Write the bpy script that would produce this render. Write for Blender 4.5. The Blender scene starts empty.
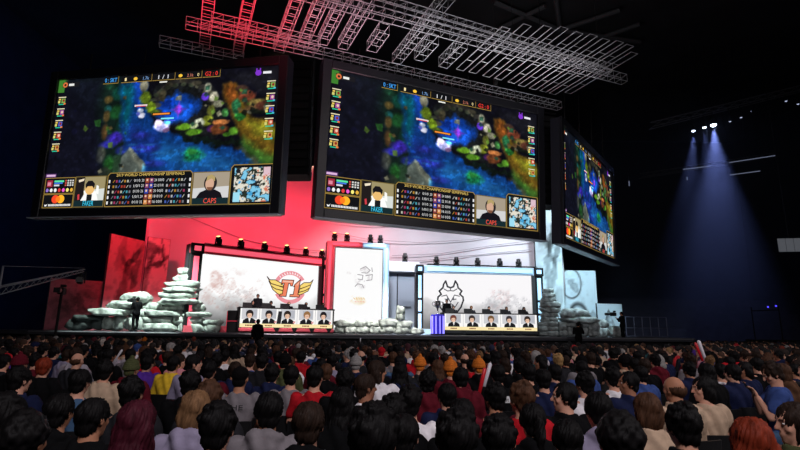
import bpy, bmesh, math, random
import numpy as np
from mathutils import Vector, Matrix
random.seed(7); rng = np.random.RandomState(5)
SC = bpy.context.scene
COL = SC.collection
PI = math.pi

# ------------------------------------------------------------------ camera
F = 500.0; TH = math.atan((331-225)/F); RO = .013; CZ = 1.75
_R0 = Vector((1, 0, 0)); _U0 = Vector((0, -math.sin(TH), math.cos(TH))); FW = Vector((0, math.cos(TH), math.sin(TH)))
RT = _R0*math.cos(RO)+_U0*math.sin(RO); UP = _U0*math.cos(RO)-_R0*math.sin(RO)
CAMP = Vector((0, 0, CZ))
cd = bpy.data.cameras.new('camera'); cam = bpy.data.objects.new('camera', cd); COL.objects.link(cam)
cd.sensor_width = 36; cd.lens = 36*F/800; cd.clip_end = 300; cd.clip_start = .05
cam.matrix_world = Matrix(((RT.x, UP.x, -FW.x, 0), (RT.y, UP.y, -FW.y, 0), (RT.z, UP.z, -FW.z, CZ), (0, 0, 0, 1)))
SC.camera = cam
def ray(px, py): return FW*F+RT*(px-400)+UP*(225-py)
def at(px, py, Y): d = ray(px, py); return CAMP+d*(Y/d.y)
def proj(P):
    d = Vector(P)-CAMP; w = d.dot(FW); return (400+F*d.dot(RT)/w, 225-F*d.dot(UP)/w)
# ------------------------------------------------------------------ world, exposure
w = bpy.data.worlds.new('world'); SC.world = w; w.use_nodes = True
w.node_tree.nodes['Background'].inputs[0].default_value = (.25, .4, 1, 1)
w.node_tree.nodes['Background'].inputs[1].default_value = .0012
SC.view_settings.view_transform = 'Standard'; SC.view_settings.look = 'None'
SC.view_settings.exposure = 0; SC.view_settings.gamma = 1; SC.view_settings.use_curve_mapping = False
# ------------------------------------------------------------------ lights
def lamp(kind, name, loc, aim, energy, col, size=1.0, angle=60, blend=.5, spread=180):
    l = bpy.data.lights.new(name, kind); l.energy = energy; l.color = col
    if kind == 'AREA': l.shape = 'DISK'; l.size = size; l.spread = math.radians(spread)
    if kind == 'SPOT': l.spot_size = math.radians(angle); l.spot_blend = blend; l.shadow_soft_size = size
    o = bpy.data.objects.new(name, l); COL.objects.link(o); o.location = loc
    o.rotation_euler = (Vector(aim)-Vector(loc)).to_track_quat('-Z', 'Y').to_euler(); return o
RED = (1, .035, .07); WHT = (.8, .92, 1)
# cloth wash
lamp('SPOT', 'red_wash', (-15, 27, 11.8), (-15.5, 35.5, 6), 3600, RED, .3, 85, .8)
lamp('SPOT', 'red_wash', (-9, 29, 13.5), (-9.5, 38, 7.5), 5400, RED, .3, 80, .8)
lamp('SPOT', 'red_wash', (-5.5, 31, 14.2), (-6.5, 39.5, 10), 3400, RED, .3, 75, .9)
lamp('SPOT', 'red_side', (-19, 26, 9), (-17.5, 32, 5), 330, RED, .3, 80, .8)
lamp('SPOT', 'white_wash', (-1.5, 31.5, 13.5), (-2.0, 39, 6.5), 3200, (1, .8, .86), .3, 75, .9)
lamp('SPOT', 'white_wash', (4, 29.5, 13), (4, 39, 7), 3900, (.9, .9, 1), .3, 90, .8)
lamp('SPOT', 'white_wash', (9.5, 29.5, 13), (10.5, 37, 6), 3400, WHT, .3, 80, .8)
# stage washes on rock piles, desks and side banners
lamp('SPOT', 'stage_wash', (-12.5, 23.8, 9.2), (-14.0, 28.4, 2.2), 8500, (.84, 1, .95), .15, 56, .4)
lamp('SPOT', 'stage_wash', (-1.5, 25.5, 9.8), (-0.2, 31.6, 2.0), 9000, (1, .97, .95), .15, 46, .6)
lamp('SPOT', 'stage_wash', (8.2, 25.6, 8.6), (13.0, 32.4, 2.3), 24000, (.8, .95, 1), .15, 56, .5)
lamp('SPOT', 'stage_wash', (9.0, 28.2, 9.6), (14.5, 35, 4.0), 3600, (.62, .88, 1), .15, 66, .6)
lamp('SPOT', 'stage_wash', (-6.5, 24, 9), (-6.3, 28.4, 1.6), 3800, (1, .8, .82), .15, 50, .6)
lamp('SPOT', 'stage_wash', (4.5, 26, 9.5), (5.4, 30.8, 1.7), 4200, (.85, .93, 1), .15, 46, .6)
lamp('SPOT', 'tower_wash', (-4.6, 30.0, 11.5), (-4.0, 33.5, 5), 2600, (1, .25, .3), .3, 46, .7)
lamp('SPOT', 'tower_wash', (-1.0, 30.2, 11.5), (.5, 35, 4.5), 3200, (.8, .9, 1), .3, 50, .7)
# upward light along the rig
def uplight(name, s_, t_, e, col, L, W):
    o = lamp('AREA', name, (0, 0, 0), (0, 0, 1), e, col, 1); o.data.shape = 'RECTANGLE'; o.data.size = L; o.data.size_y = W; ps = .41; o.data.spread = math.radians(80)
    o.location = (math.cos(ps)*s_-math.sin(ps)*t_, math.sin(ps)*s_+math.cos(ps)*t_, 10.8); o.rotation_euler = (PI, 0, ps)
uplight('rig_red', .8, 18.0, 330, (1, .03, .06), 5, 3)
uplight('rig_pink', 5.0, 17.6, 130, (1, .5, .6), 4, 3)
uplight('rig_white', 11.5, 17.0, 270, (1, .95, .97), 10, 3)
lamp('AREA', 'ceiling_fill', (8, 30, 18), (8, 31, 30), 260, (1, .98, 1), 6)  # unseen area lamp added above the rig to lift the dark ceiling
# dim house light over the seats
lamp('AREA', 'house_light', (1, -4, 9.5), (2, 6, 1), 740, (1, .93, .98), 2.2)
lamp('AREA', 'house_light', (14, 2, 10), (9, 10, 1), 680, (1, .92, .95), 2.2)
lamp('AREA', 'house_light', (2, 12, 12.5), (2, 16, 1), 110, (1, .85, .88), 4)
lamp('SPOT', 'left_blue', (-20, 30, 16), (-36, 48, 15), 2600, (.1, .28, 1), .5, 120, 1)
# beams over the right hand seats
for px, py, e in ((693.4, 130.4, 9000), (704.4, 127, 4000), (713.4, 124.4, 30000)):
    P = at(px, py, 45)
    lamp('SPOT', 'beam_lamp', P-Vector((0, 0, .5)), P+Vector((-2.2 if px < 700 else .4, 2.5, -20)), e, (.42, .5, 1), .12, 40 if e > 20000 else 27, 1)

# ------------------------------------------------------------------ materials
def lin(c):
    return tuple(((x/255)/12.92 if x/255 <= .04045 else ((x/255+.055)/1.055)**2.4) for x in c[:3])
MATS = {}
def mat(name, c, rough=.6, metal=0, em=0, noise=0, scale=8, bump=0, stretch=None, kind='noise', coat=0, detail=3, spec=.5):
    if name in MATS: return MATS[name]
    m = bpy.data.materials.new(name); m.use_nodes = True; MATS[name] = m
    nt = m.node_tree; b = nt.nodes['Principled BSDF']; c = lin(c)
    b.inputs['Base Color'].default_value = (*c, 1); b.inputs['Roughness'].default_value = rough
    b.inputs['Metallic'].default_value = metal
    b.inputs['Specular IOR Level'].default_value = spec
    if coat: b.inputs['Coat Weight'].default_value = coat
    if em:
        b.inputs['Emission Color'].default_value = (*c, 1); b.inputs['Emission Strength'].default_value = em
        return m
    if noise or bump:
        tc = nt.nodes.new('ShaderNodeTexCoord'); mp = nt.nodes.new('ShaderNodeMapping')
        if stretch: mp.inputs['Scale'].default_value = stretch
        if kind == 'wave':
            t = nt.nodes.new('ShaderNodeTexWave'); t.inputs['Scale'].default_value = scale; t.inputs['Distortion'].default_value = 4
            t.inputs['Detail'].default_value = 3; t.inputs['Detail Scale'].default_value = 2
        else:
            t = nt.nodes.new('ShaderNodeTexNoise'); t.inputs['Scale'].default_value = scale; t.inputs['Detail'].default_value = detail
        fac = t.outputs['Fac'] if 'Fac' in t.outputs else t.outputs[1]
        nt.links.new(tc.outputs['Object'], mp.inputs[0]); nt.links.new(mp.outputs[0], t.inputs[0])
        if noise:
            r = nt.nodes.new('ShaderNodeValToRGB')
            r.color_ramp.elements[0].position = .3; r.color_ramp.elements[1].position = .7
            r.color_ramp.elements[0].color = (*[x*(1-noise) for x in c], 1); r.color_ramp.elements[1].color = (*[min(1, x*(1+noise)) for x in c], 1)
            nt.links.new(fac, r.inputs[0]); nt.links.new(r.outputs[0], b.inputs['Base Color'])
        if bump:
            bp = nt.nodes.new('ShaderNodeBump'); bp.inputs['Strength'].default_value = bump; bp.inputs['Distance'].default_value = .12 if 'stone' in name else .02
            nt.links.new(fac, bp.inputs['Height']); nt.links.new(bp.outputs[0], b.inputs['Normal'])
    return m
def attr_mat(name, strength=1.0, emissive=True, rough=.8):
    if name in MATS: return MATS[name]
    m = bpy.data.materials.new(name); m.use_nodes = True; MATS[name] = m
    nt = m.node_tree; b = nt.nodes['Principled BSDF']; b.inputs['Roughness'].default_value = rough
    a = nt.nodes.new('ShaderNodeAttribute'); a.attribute_name = 'Col'
    if emissive:
        b.inputs['Base Color'].default_value = (.004, .004, .004, 1); b.inputs['Specular IOR Level'].default_value = 0
        nt.links.new(a.outputs['Color'], b.inputs['Emission Color']); b.inputs['Emission Strength'].default_value = strength
    else: nt.links.new(a.outputs['Color'], b.inputs['Base Color'])
    return m
BLACK = mat('black_paint', (14, 14, 16), .5)
MATTE = mat('matte_black', (8, 8, 10), .85)
STEEL = mat('truss_aluminium', (170, 170, 175), .5, .5)
DGREY = mat('dark_grey_paint', (42, 43, 48), .5)
CABINET = mat('screen_cabinet', (24, 25, 32), .45)

# ------------------------------------------------------------------ mesh tools
def finish(name, me, parent=None, smooth=False):
    o = bpy.data.objects.new(name, me); COL.objects.link(o)
    if parent is not None: o.parent = parent
    if smooth: me.polygons.foreach_set('use_smooth', [True]*len(me.polygons))
    return o
class MB:
    def __init__(s): s.v = []; s.f = []; s.m = []
    def add(s, vs, fs, mi=0):
        k = len(s.v); s.v += [tuple(x) for x in vs]; s.f += [tuple(i+k for i in f) for f in fs]; s.m += [mi]*len(fs); return s
    def box(s, c, d, M=None, mi=0, taper=1, bev=0):
        c = Vector(c); x, y, z = [q/2 for q in d]
        if bev:
            b = min(bev, x*.9, y*.9, z*.9); vs = []; rings = [(-z, x-b, y-b), (-z+b, x, y), (z-b, x, y), (z, x-b, y-b)]
            for (zz, xx, yy) in rings:
                k = b
                vs += [(-xx+k, -yy, zz), (xx-k, -yy, zz), (xx, -yy+k, zz), (xx, yy-k, zz), (xx-k, yy, zz), (-xx+k, yy, zz), (-xx, yy-k, zz), (-xx, -yy+k, zz)]
            fs = [tuple(range(7, -1, -1)), tuple(range(24, 32))]
            for r in range(3):
                for i in range(8): fs.append((r*8+i, r*8+(i+1) % 8, r*8+8+(i+1) % 8, r*8+8+i))
        else:
            vs = [(i*x*(taper if k > 0 else 1), j*y*(taper if k > 0 else 1), k*z) for k in (-1, 1) for j in (-1, 1) for i in (-1, 1)]
            fs = [(0, 2, 3, 1), (4, 5, 7, 6), (0, 1, 5, 4), (2, 6, 7, 3), (0, 4, 6, 2), (1, 3, 7, 5)]
        vs = [Vector(v) for v in vs]
        if M is not None: vs = [M @ v for v in vs]
        return s.add([v+c for v in vs], fs, mi)
    def tube(s, p, q, r, r2=None, n=8, mi=0, caps=True):
        p = Vector(p); q = Vector(q); r2 = r if r2 is None else r2; d = (q-p)
        if d.length < 1e-6: return s
        M = d.to_track_quat('Z', 'Y').to_matrix(); vs = []
        for c, rr in ((p, r), (q, r2)):
            for i in range(n): vs.append(c+M @ Vector((rr*math.cos(2*PI*i/n), rr*math.sin(2*PI*i/n), 0)))
        fs = [(i, (i+1) % n, n+(i+1) % n, n+i) for i in range(n)]
        if caps: fs += [tuple(range(n-1, -1, -1)), tuple(range(n, 2*n))]
        return s.add(vs, fs, mi)
    def path(s, pts, r, n=8, mi=0):
        for a, b in zip(pts[:-1], pts[1:]): s.tube(a, b, r, None, n, mi)
        return s
    def loft(s, rings, n=16, mi=0, M=None):
        vs = []
        for (c, rx, ry) in rings:
            for i in range(n):
                a = 2*PI*i/n; vs.append(Vector((c[0]+rx*math.cos(a), c[1]+ry*math.sin(a), c[2])))
        fs = [(r*n+i, r*n+(i+1) % n, r*n+n+(i+1) % n, r*n+n+i) for r in range(len(rings)-1) for i in range(n)]
        fs += [tuple(range(n-1, -1, -1)), tuple(range((len(rings)-1)*n, len(rings)*n))]
        if M is not None: vs = [M @ v for v in vs]
        return s.add(vs, fs, mi)
    def lathe(s, prof, c=(0, 0, 0), n=20, mi=0): return s.loft([((c[0], c[1], c[2]+z), max(r, .0005), max(r, .0005)) for r, z in prof], n, mi)
    def ell(s, c, r, n=16, m=10, M=None, mi=0, sq=1.0):
        vs = []; fs = []
        for j in range(1, m):
            t = PI*j/m
            for i in range(n):
                a = 2*PI*i/n; v = Vector((math.sin(t)*math.cos(a), math.sin(t)*math.sin(a), math.cos(t)))
                if sq != 1: v = Vector([math.copysign(abs(q)**sq, q) for q in v])
                vs.append(Vector((v.x*r[0], v.y*r[1], v.z*r[2])))
        k = len(vs); vs += [Vector((0, 0, r[2])), Vector((0, 0, -r[2]))]
        for j in range(m-2):
            for i in range(n): fs.append((j*n+i, (j+1)*n+i, (j+1)*n+(i+1) % n, j*n+(i+1) % n))
        for i in range(n):
            fs.append((k, i, (i+1) % n)); fs.append((k+1, (m-2)*n+(i+1) % n, (m-2)*n+i))
        if M is not None: vs = [M @ v for v in vs]
        return s.add([v+Vector(c) for v in vs], fs, mi)
    def cap(s, p, q, r, r2, n=10, mi=0):          # tapered capsule
        s.tube(p, q, r, r2, n, mi); s.ell(p, (r, r, r), n, 6, mi=mi); s.ell(q, (r2, r2, r2), n, 6, mi=mi); return s
    def mesh(s, name):
        me = bpy.data.meshes.new(name); me.from_pydata([tuple(v) for v in s.v], [], s.f); return me
    def build(s, name, mats, parent=None, smooth=False):
        me = s.mesh(name)
        if not isinstance(mats, (list, tuple)): mats = [mats]
        for m in mats: me.materials.append(m)
        if len(mats) > 1: me.polygons.foreach_set('material_index', s.m)
        return finish(name, me, parent, smooth)
def tag(o, label, cat, group=None, kind=None):
    if label: o['label'] = label
    if cat: o['category'] = cat
    if group: o['group'] = group
    if kind: o['kind'] = kind
    return o
def struct(o): o['kind'] = 'structure'; return o
def empty(name, loc, label=None, cat=None, group=None, rz=0, M=None):
    o = bpy.data.objects.new(name, None); COL.objects.link(o); o.empty_display_size = .1
    if M is not None: o.matrix_world = M
    else: o.location = loc; o.rotation_euler = (0, 0, rz)
    return tag(o, label, cat, group)
def kids(o): return [x for x in COL.objects if x.parent is o]
def copy_tree(o, parent=None, table=None):
    c = o.copy(); COL.objects.link(c)
    if parent is not None: c.parent = parent
    for ch in (table[o.name] if table else kids(o)): copy_tree(ch, c, table if table and ch.name in table else ({ch.name: []} if table else None))
    return c

def frame_of(o, yaw, pit=0, roll=0):
    """panel matrix: x right along the panel, y away behind it, z up it"""
    n = Vector((math.sin(yaw)*math.cos(pit), -math.cos(yaw)*math.cos(pit), -math.sin(pit)))
    r = Vector((math.cos(yaw), math.sin(yaw), 0)); u = n.cross(r)
    r, u = r*math.cos(roll)+u*math.sin(roll), u*math.cos(roll)-r*math.sin(roll)
    b = -n; o = Vector(o)
    return Matrix(((r.x, b.x, u.x, o.x), (r.y, b.y, u.y, o.y), (r.z, b.z, u.z, o.z), (0, 0, 0, 1)))
def on(M, px, py, off=0):
    """panel coordinates (x, z) of what the photo shows at a point of the panel"""
    Mi = M.inverted(); o = Mi @ CAMP; d = Mi.to_3x3() @ ray(px, py); t = (off-o.y)/d.y; p = o+d*t; return (p.x, p.z)

# ------------------------------------------------------------------ flat coloured pictures (screens, prints)
FONT = {}
def text_tris(s):
    if s in FONT: return FONT[s]
    c = bpy.data.curves.new('t', 'FONT'); c.body = s; c.size = 1; c.resolution_u = 2
    o = bpy.data.objects.new('t', c); COL.objects.link(o); bpy.context.view_layer.update()
    me = bpy.data.meshes.new_from_object(o); vs = [(v.co.x, v.co.y) for v in me.vertices]; fs = [tuple(p.vertices) for p in me.polygons]
    bpy.data.objects.remove(o); bpy.data.meshes.remove(me)
    if vs:
        x0 = min(v[0] for v in vs); x1 = max(v[0] for v in vs)
        y0 = min(v[1] for v in vs); y1 = max(v[1] for v in vs)
        vs = [((x-x0)/(x1-x0), (y-y0)/(y1-y0)) for x, y in vs]
    FONT[s] = (vs, fs); return FONT[s]
class Canvas:
    def __init__(s): s.v = []; s.f = []; s.c = []; s.k = 0
    def face(s, pts, col, y=None):
        if y is None: s.k += 1; y = -.002-.00003*s.k
        i = len(s.v); s.v += [(p[0], y, p[1]) for p in pts]; s.f.append(tuple(range(i, i+len(pts)))); s.c.append([lin(col)]*len(pts))
    def rect(s, x0, z0, x1, z1, col, y=None): s.face([(x0, z0), (x1, z0), (x1, z1), (x0, z1)], col, y)
    def disc(s, x, z, rx, rz, col, y=None, n=24): s.face([(x+rx*math.cos(2*PI*i/n), z+rz*math.sin(2*PI*i/n)) for i in range(n)], col, y)
    def line(s, pts, w, col, y=None, closed=False):
        if closed: pts = pts+[pts[0]]
        for (a, b) in zip(pts[:-1], pts[1:]):
            dx, dz = b[0]-a[0], b[1]-a[1]; L = math.hypot(dx, dz) or 1; nx, nz = -dz/L*w/2, dx/L*w/2; ex, ez = dx/L*w*.3, dz/L*w*.3
            s.face([(a[0]-nx-ex, a[1]-nz-ez), (b[0]-nx+ex, b[1]-nz+ez), (b[0]+nx+ex, b[1]+nz+ez), (a[0]+nx-ex, a[1]+nz-ez)], col, y)
    def frame(s, x0, z0, x1, z1, w, col, y=None): s.line([(x0, z0), (x1, z0), (x1, z1), (x0, z1)], w, col, y, True)
    def text(s, t, x, z, w, h, col, y=None):
        if y is None: s.k += 1; y = -.002-.00003*s.k
        vs, fs = text_tris(t); i = len(s.v); s.v += [(x+a*w, y, z+b*h) for a, b in vs]
        for f in fs: s.f.append(tuple(i+k for k in f)); s.c.append([lin(col)]*len(f))
    def grid(s, img, x0, z0, x1, z1, y=0.0):
        if y is None: s.k += 1; y = -.002-.00003*s.k
        H, W, _ = img.shape; i0 = len(s.v)
        L = np.where(img/255 <= .04045, img/255/12.92, ((np.clip(img, 0, 255)/255+.055)/1.055)**2.4)
        for j in range(H):
            for i in range(W): s.v.append((x0+(x1-x0)*i/(W-1), y, z1+(z0-z1)*j/(H-1)))
        for j in range(H-1):
            for i in range(W-1):
                q = ((j+1, i), (j+1, i+1), (j, i+1), (j, i)); s.f.append(tuple(i0+a*W+b for a, b in q)); s.c.append([tuple(L[a, b]) for a, b in q])
    def build(s, name, m, parent):
        me = bpy.data.meshes.new(name); me.from_pydata(s.v, [], s.f)
        ca = me.color_attributes.new('Col', 'FLOAT_COLOR', 'CORNER')
        arr = np.ones((len(me.loops), 4), np.float32); arr[:, :3] = np.array([c for f in s.c for c in f], np.float32)
        ca.data.foreach_set('color', arr.ravel()); me.materials.append(m)
        return finish(name, me, parent)
def vnoise(H, W, cells, seed):
    r = np.random.RandomState(seed); g = r.rand(cells+2, int(cells*W/H)+3)
    y = np.linspace(0, cells, H); x = np.linspace(0, cells*W/H, W); yi = y.astype(int); xi = x.astype(int); fy = (y-yi)[:, None]; fx = (x-xi)[None]
    fy = fy*fy*(3-2*fy); fx = fx*fx*(3-2*fx)
    return (g[yi][:, xi]*(1-fy)*(1-fx)+g[yi+1][:, xi]*fy*(1-fx)+g[yi][:, xi+1]*(1-fy)*fx+g[yi+1][:, xi+1]*fy*fx)
def fbm(H, W, c, seed): return sum(vnoise(H, W, c*2**k, seed+k)*.5**(k+1) for k in range(4))

#SECTION structure
# ------------------------------------------------------------------ hall
FLOOR = mat('hall_floor', (26, 26, 30), .5, noise=.2, scale=2)
WALLM = mat('hall_wall', (20, 26, 46), .9, noise=.3, scale=.6)
CEIL = mat('hall_ceiling', (34, 34, 38), .9, noise=.35, scale=.3)
struct(MB().box((7, 29, -.1), (86.3, 83, .2)).build('floor', FLOOR))
struct(MB().box((7, 29, 30.1), (86.3, 83, .2)).build('ceiling', CEIL))
struct(MB().box((-36, 29, 15), (.3, 84, 30)).build('wall_left', WALLM))
struct(MB().box((50, 29, 15), (.3, 84, 30)).build('wall_right', WALLM))
struct(MB().box((7, 71, 15), (86, .3, 30)).build('wall_back', WALLM))
struct(MB().box((7, -12, 15), (86, .3, 30)).build('wall_front', WALLM))
# ceiling girders seen past the rig
cb = MB()
for px0, py0, px1, py1 in ((494, 2, 560, 30), (560, 30, 640, 42), (500, 28, 545, 6), (556, 0, 560, 30), (600, 38, 640, 24), (560, 30, 620, 10)):
    a = at(px0, py0, 34); b = at(px1, py1, 34); a = CAMP+(a-CAMP)*((29.4-CZ)/(a.z-CZ)); b = CAMP+(b-CAMP)*((29.4-CZ)/(b.z-CZ)); cb.tube(a, b, .22, None, 6)
struct(cb.build('trim_girders', mat('girder', (70, 70, 74), .8)))
# stand wall on the right with rails
sb = MB()
for k in range(5): sb.box((34, 56+k*1.6, 1.2+k*.45), (24, 1.6, 2.4+k*.9))
tag(sb.build('seating_stand', mat('stand_grey', (44, 42, 58), .9, noise=.25, scale=1.2)), 'stepped grey seating stand in the haze along the right wall', 'stand')
hz = MB().box((31, 53, 11.6), (26, 26, 22.6))
hm = bpy.data.materials.new('haze'); hm.use_nodes = True; nt = hm.node_tree; nt.nodes.remove(nt.nodes['Principled BSDF'])
vs_ = nt.nodes.new('ShaderNodeVolumeScatter'); vs_.inputs['Density'].default_value = .006; vs_.inputs['Color'].default_value = (.55, .65, 1, 1); vs_.inputs['Anisotropy'].default_value = .2
g_ = nt.nodes.new('ShaderNodeNewGeometry'); sx = nt.nodes.new('ShaderNodeSeparateXYZ'); mr = nt.nodes.new('ShaderNodeMapRange'); mr.inputs[1].default_value = 2; mr.inputs[2].default_value = 21; mr.inputs[3].default_value = .0016; mr.inputs[4].default_value = .012
nt.links.new(g_.outputs['Position'], sx.inputs[0]); nt.links.new(sx.outputs[2], mr.inputs[0]); nt.links.new(mr.outputs[0], vs_.inputs['Density'])
nt.links.new(vs_.outputs[0], nt.nodes['Material Output'].inputs['Volume'])
tag(hz.build('haze', hm), 'thin blue haze lit by spotlights over the right seats', 'haze', kind='stuff')

# ------------------------------------------------------------------ stage deck
DZ = 1.55
DECK = mat('stage_deck', (70, 72, 78), .35, noise=.15, scale=1.5, coat=.2)
dk = empty('stage', (0, 0, 0), 'long raised black stage platform with a pale lit front edge', 'stage')
def prism(mb, pts, z0, z1, mi=0):
    n = len(pts); mb.add([(x, y, z0) for x, y in pts]+[(x, y, z1) for x, y in pts], [tuple(range(n-1, -1, -1)), tuple(range(n, 2*n))]+[(i, (i+1) % n, n+(i+1) % n, n+i) for i in range(n)], mi); return mb
outl = [(-19.5, 27.0), (-8, 25.6), (2, 26.2), (17, 29.6), (18.5, 32), (18.5, 41.5), (-24, 41.5), (-24, 29)]
prism(MB(), outl, 1.35, DZ).build('deck', DECK, dk)
prism(MB(), [(x*.99, y+.25 if y < 35 else y-.2) for x, y in outl], 0.0, 1.35).build('skirt', mat('stage_skirt', (12, 12, 16), .8), dk)
eb = MB()
for a, b in zip(outl[:4], outl[1:5]): eb.tube((a[0], a[1]-.02, DZ-.06), (b[0], b[1]-.02, DZ-.06), .05, None, 6)
eb.build('edge_trim', mat('edge_trim', (150, 150, 156), .4, .6), dk)

# ------------------------------------------------------------------ curved cloth backdrop
def cloth(name, curve, z0, z1, m, label, cat, nx=120, nz=50, fold=.12, th=.05):
    vs = []; fs = []
    for s in (0, 1):
        for j in range(nz+1):
            for i in range(nx+1):
                t = i/nx; h = j/nz; x, y = curve(t); top = z1(t) if callable(z1) else z1; z = z0+(top-z0)*h
                sw = math.sin(9*t+5*h+2*h*h*math.sin(4*t))*fold+(math.sin(16*h+5*t*t+2*math.sin(3*t))*.16*min(1, max(0, t*2-.8)))+math.sin(40*t+3*math.sin(h*4))*fold*.12
                vs.append((x, y+sw+s*th, z))
    n = (nx+1)*(nz+1)
    for j in range(nz):
        for i in range(nx):
            a = j*(nx+1)+i; fs += [(a, a+1, a+nx+2, a+nx+1), (n+a, n+a+nx+1, n+a+nx+2, n+a+1)]
    for i in range(nx): fs += [(i, n+i, n+i+1, i+1), (n-1-i, n-2-i, 2*n-2-i, 2*n-1-i)]
    for j in range(nz):
        a = j*(nx+1); fs += [(a, a+nx+1, n+a+nx+1, n+a), (a+nx, n+a+nx, n+a+2*nx+1, a+2*nx+1)]
    return tag(MB().add(vs, fs).build(name, m, None, True), label, cat)
CLOTH = mat('backdrop_cloth', (220, 220, 226), .85, noise=.05, scale=.5, bump=.2, detail=5)
def bcurve(t):
    x = -17.6+29.5*t; return x, 34+6.0*math.sin(PI*min(1, t*1.02)**.9)+2.2*t
cloth('stage_backdrop', bcurve, DZ, lambda t: 13.0+2.4*math.sin(PI*(t*.9+.1)), CLOTH, 'tall curved white cloth backdrop washed red at left and white at right', 'backdrop')
# sewn line at left; swags at right are grey cords drawn for shaded folds
sg = MB()
def cloth_line(pts, r=.028):
    P = []
    for px, py in pts:
        p = None
        for t in np.linspace(0, 1, 400):
            x, y = bcurve(t); q = at(px, py, y)
            if abs(q.x-x) < .06: p = Vector((q.x, y-.2, q.z)); break
        if p: P.append(p)
    sg.path(P, r, 5)
cloth_line([(186, 216), (215, 228), (245, 240), (280, 248), (330, 252)])
cloth_line([(330, 222), (370, 226), (410, 225), (450, 221)])
cloth_line([(330, 232), (370, 240), (420, 243), (470, 240), (520, 232), (545, 226)])
cloth_line([(392, 256), (440, 254), (490, 246), (540, 240)])
cloth_line([(392, 262), (430, 260), (480, 255), (530, 250)])
tag(sg.build('backdrop_seams', mat('seam_tape', (176, 172, 180), .8)), 'thin dark sagging seam cords across the cloth backdrop', 'cords')

# ------------------------------------------------------------------ side banners with brush art
def banner(name, pTL, pTR, Yl, Yr, label, art, z0=DZ, base=(225, 225, 230)):
    A = at(*pTL, Yl); B = at(*pTR, Yr); W = math.hypot(B.x-A.x, B.y-A.y); H = (A.z+B.z)/2-z0
    yaw = math.atan2(B.y-A.y, B.x-A.x); M = frame_of((A.x, A.y, z0), yaw)
    r = empty(name, None, label, 'banner', 'printed banners beside the backdrop', M=M)
    MB().box((W/2, .08, H/2), (W, .12, H)).build('frame_panel', DGREY, r)
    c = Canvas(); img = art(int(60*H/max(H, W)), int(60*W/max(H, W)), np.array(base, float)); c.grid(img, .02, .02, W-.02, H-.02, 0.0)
    c.build('printed_cloth', attr_mat('banner_print', emissive=False), r); return r
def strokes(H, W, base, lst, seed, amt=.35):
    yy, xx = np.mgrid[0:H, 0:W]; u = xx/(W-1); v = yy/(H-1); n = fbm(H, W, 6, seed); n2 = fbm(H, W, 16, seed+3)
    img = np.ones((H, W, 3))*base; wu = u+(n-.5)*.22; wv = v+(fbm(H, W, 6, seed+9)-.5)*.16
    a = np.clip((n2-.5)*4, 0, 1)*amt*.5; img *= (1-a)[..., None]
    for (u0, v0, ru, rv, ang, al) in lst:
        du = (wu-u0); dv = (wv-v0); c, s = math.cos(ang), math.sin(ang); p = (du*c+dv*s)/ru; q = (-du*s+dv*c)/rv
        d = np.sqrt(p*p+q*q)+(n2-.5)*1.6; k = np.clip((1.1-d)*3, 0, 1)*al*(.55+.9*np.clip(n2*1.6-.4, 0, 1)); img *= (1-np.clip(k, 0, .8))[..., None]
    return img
def art_claws(H, W, b): return strokes(H, W, b, [(.7, .22, .3, .07, -.5, .55), (.55, .35, .25, .06, .5, .5), (.8, .4, .25, .08, -.9, .5), (.45, .6, .12, .25, .2, .4), (.3, .2, .12, .15, .3, .3), (.6, .8, .3, .1, -.3, .25)], 11)
def art_hills(H, W, b): return strokes(H, W, b, [(.3, .5, .25, .3, .3, .35), (.65, .55, .3, .12, .8, .4), (.75, .3, .2, .1, .2, .3)], 23)
def art_swirl(H, W, b):
    yy, xx = np.mgrid[0:H, 0:W]; u = xx/(W-1); v = yy/(H-1); img = strokes(H, W, b, [(.3, .25, .2, .08, .6, .3), (.85, .85, .2, .2, .6, .35)], 31, .15)
    for cu, cv, R, wd in ((.42, .72, .26, .07), (.25, .2, .3, .03), (.4, .76, .14, .03)):
        d = np.abs(np.sqrt((u-cu)**2+((v-cv)*1.3)**2)-R); k = np.clip(1-d/wd, 0, 1)*.75*(u > cu-.25); img *= (1-k)[..., None]
    return img
def art_peak(H, W, b):
    yy, xx = np.mgrid[0:H, 0:W]; u = xx/(W-1); v = yy/(H-1); n = fbm(H, W, 7, 41)
    k = (np.abs(u-.45) < (v-.12)*.42+.03*(n-.5))*np.clip(.25+1.1*(n-.45), 0, .6)*(v > .12); return (np.ones((H, W, 3))*b)*(1-k)[..., None]
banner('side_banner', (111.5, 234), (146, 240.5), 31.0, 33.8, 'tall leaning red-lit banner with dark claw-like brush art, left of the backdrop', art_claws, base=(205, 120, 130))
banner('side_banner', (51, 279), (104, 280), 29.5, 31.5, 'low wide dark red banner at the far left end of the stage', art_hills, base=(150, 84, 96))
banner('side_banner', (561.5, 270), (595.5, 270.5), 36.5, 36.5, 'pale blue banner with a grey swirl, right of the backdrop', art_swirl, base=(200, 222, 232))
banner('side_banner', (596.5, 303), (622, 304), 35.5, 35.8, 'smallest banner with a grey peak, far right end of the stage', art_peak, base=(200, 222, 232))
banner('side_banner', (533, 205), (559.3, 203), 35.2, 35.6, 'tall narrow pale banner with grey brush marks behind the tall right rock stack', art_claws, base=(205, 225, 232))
banner('side_banner', (148.5, 236), (171, 240), 32.6, 33.6, 'red-lit banner with dark jaw-like brush art against the left edge of the backdrop', lambda H, W, b: strokes(H, W, b, [(.3, .1, .45, .05, .1, .6), (.75, .16, .2, .04, .9, .6), (.55, .27, .5, .045, -.15, .6), (.1, .34, .35, .08, -.6, .5), (.05, .2, .3, .08, .2, .5), (.1, .5, .14, .2, .2, .35)], 77), base=(226, 180, 186))

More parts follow.
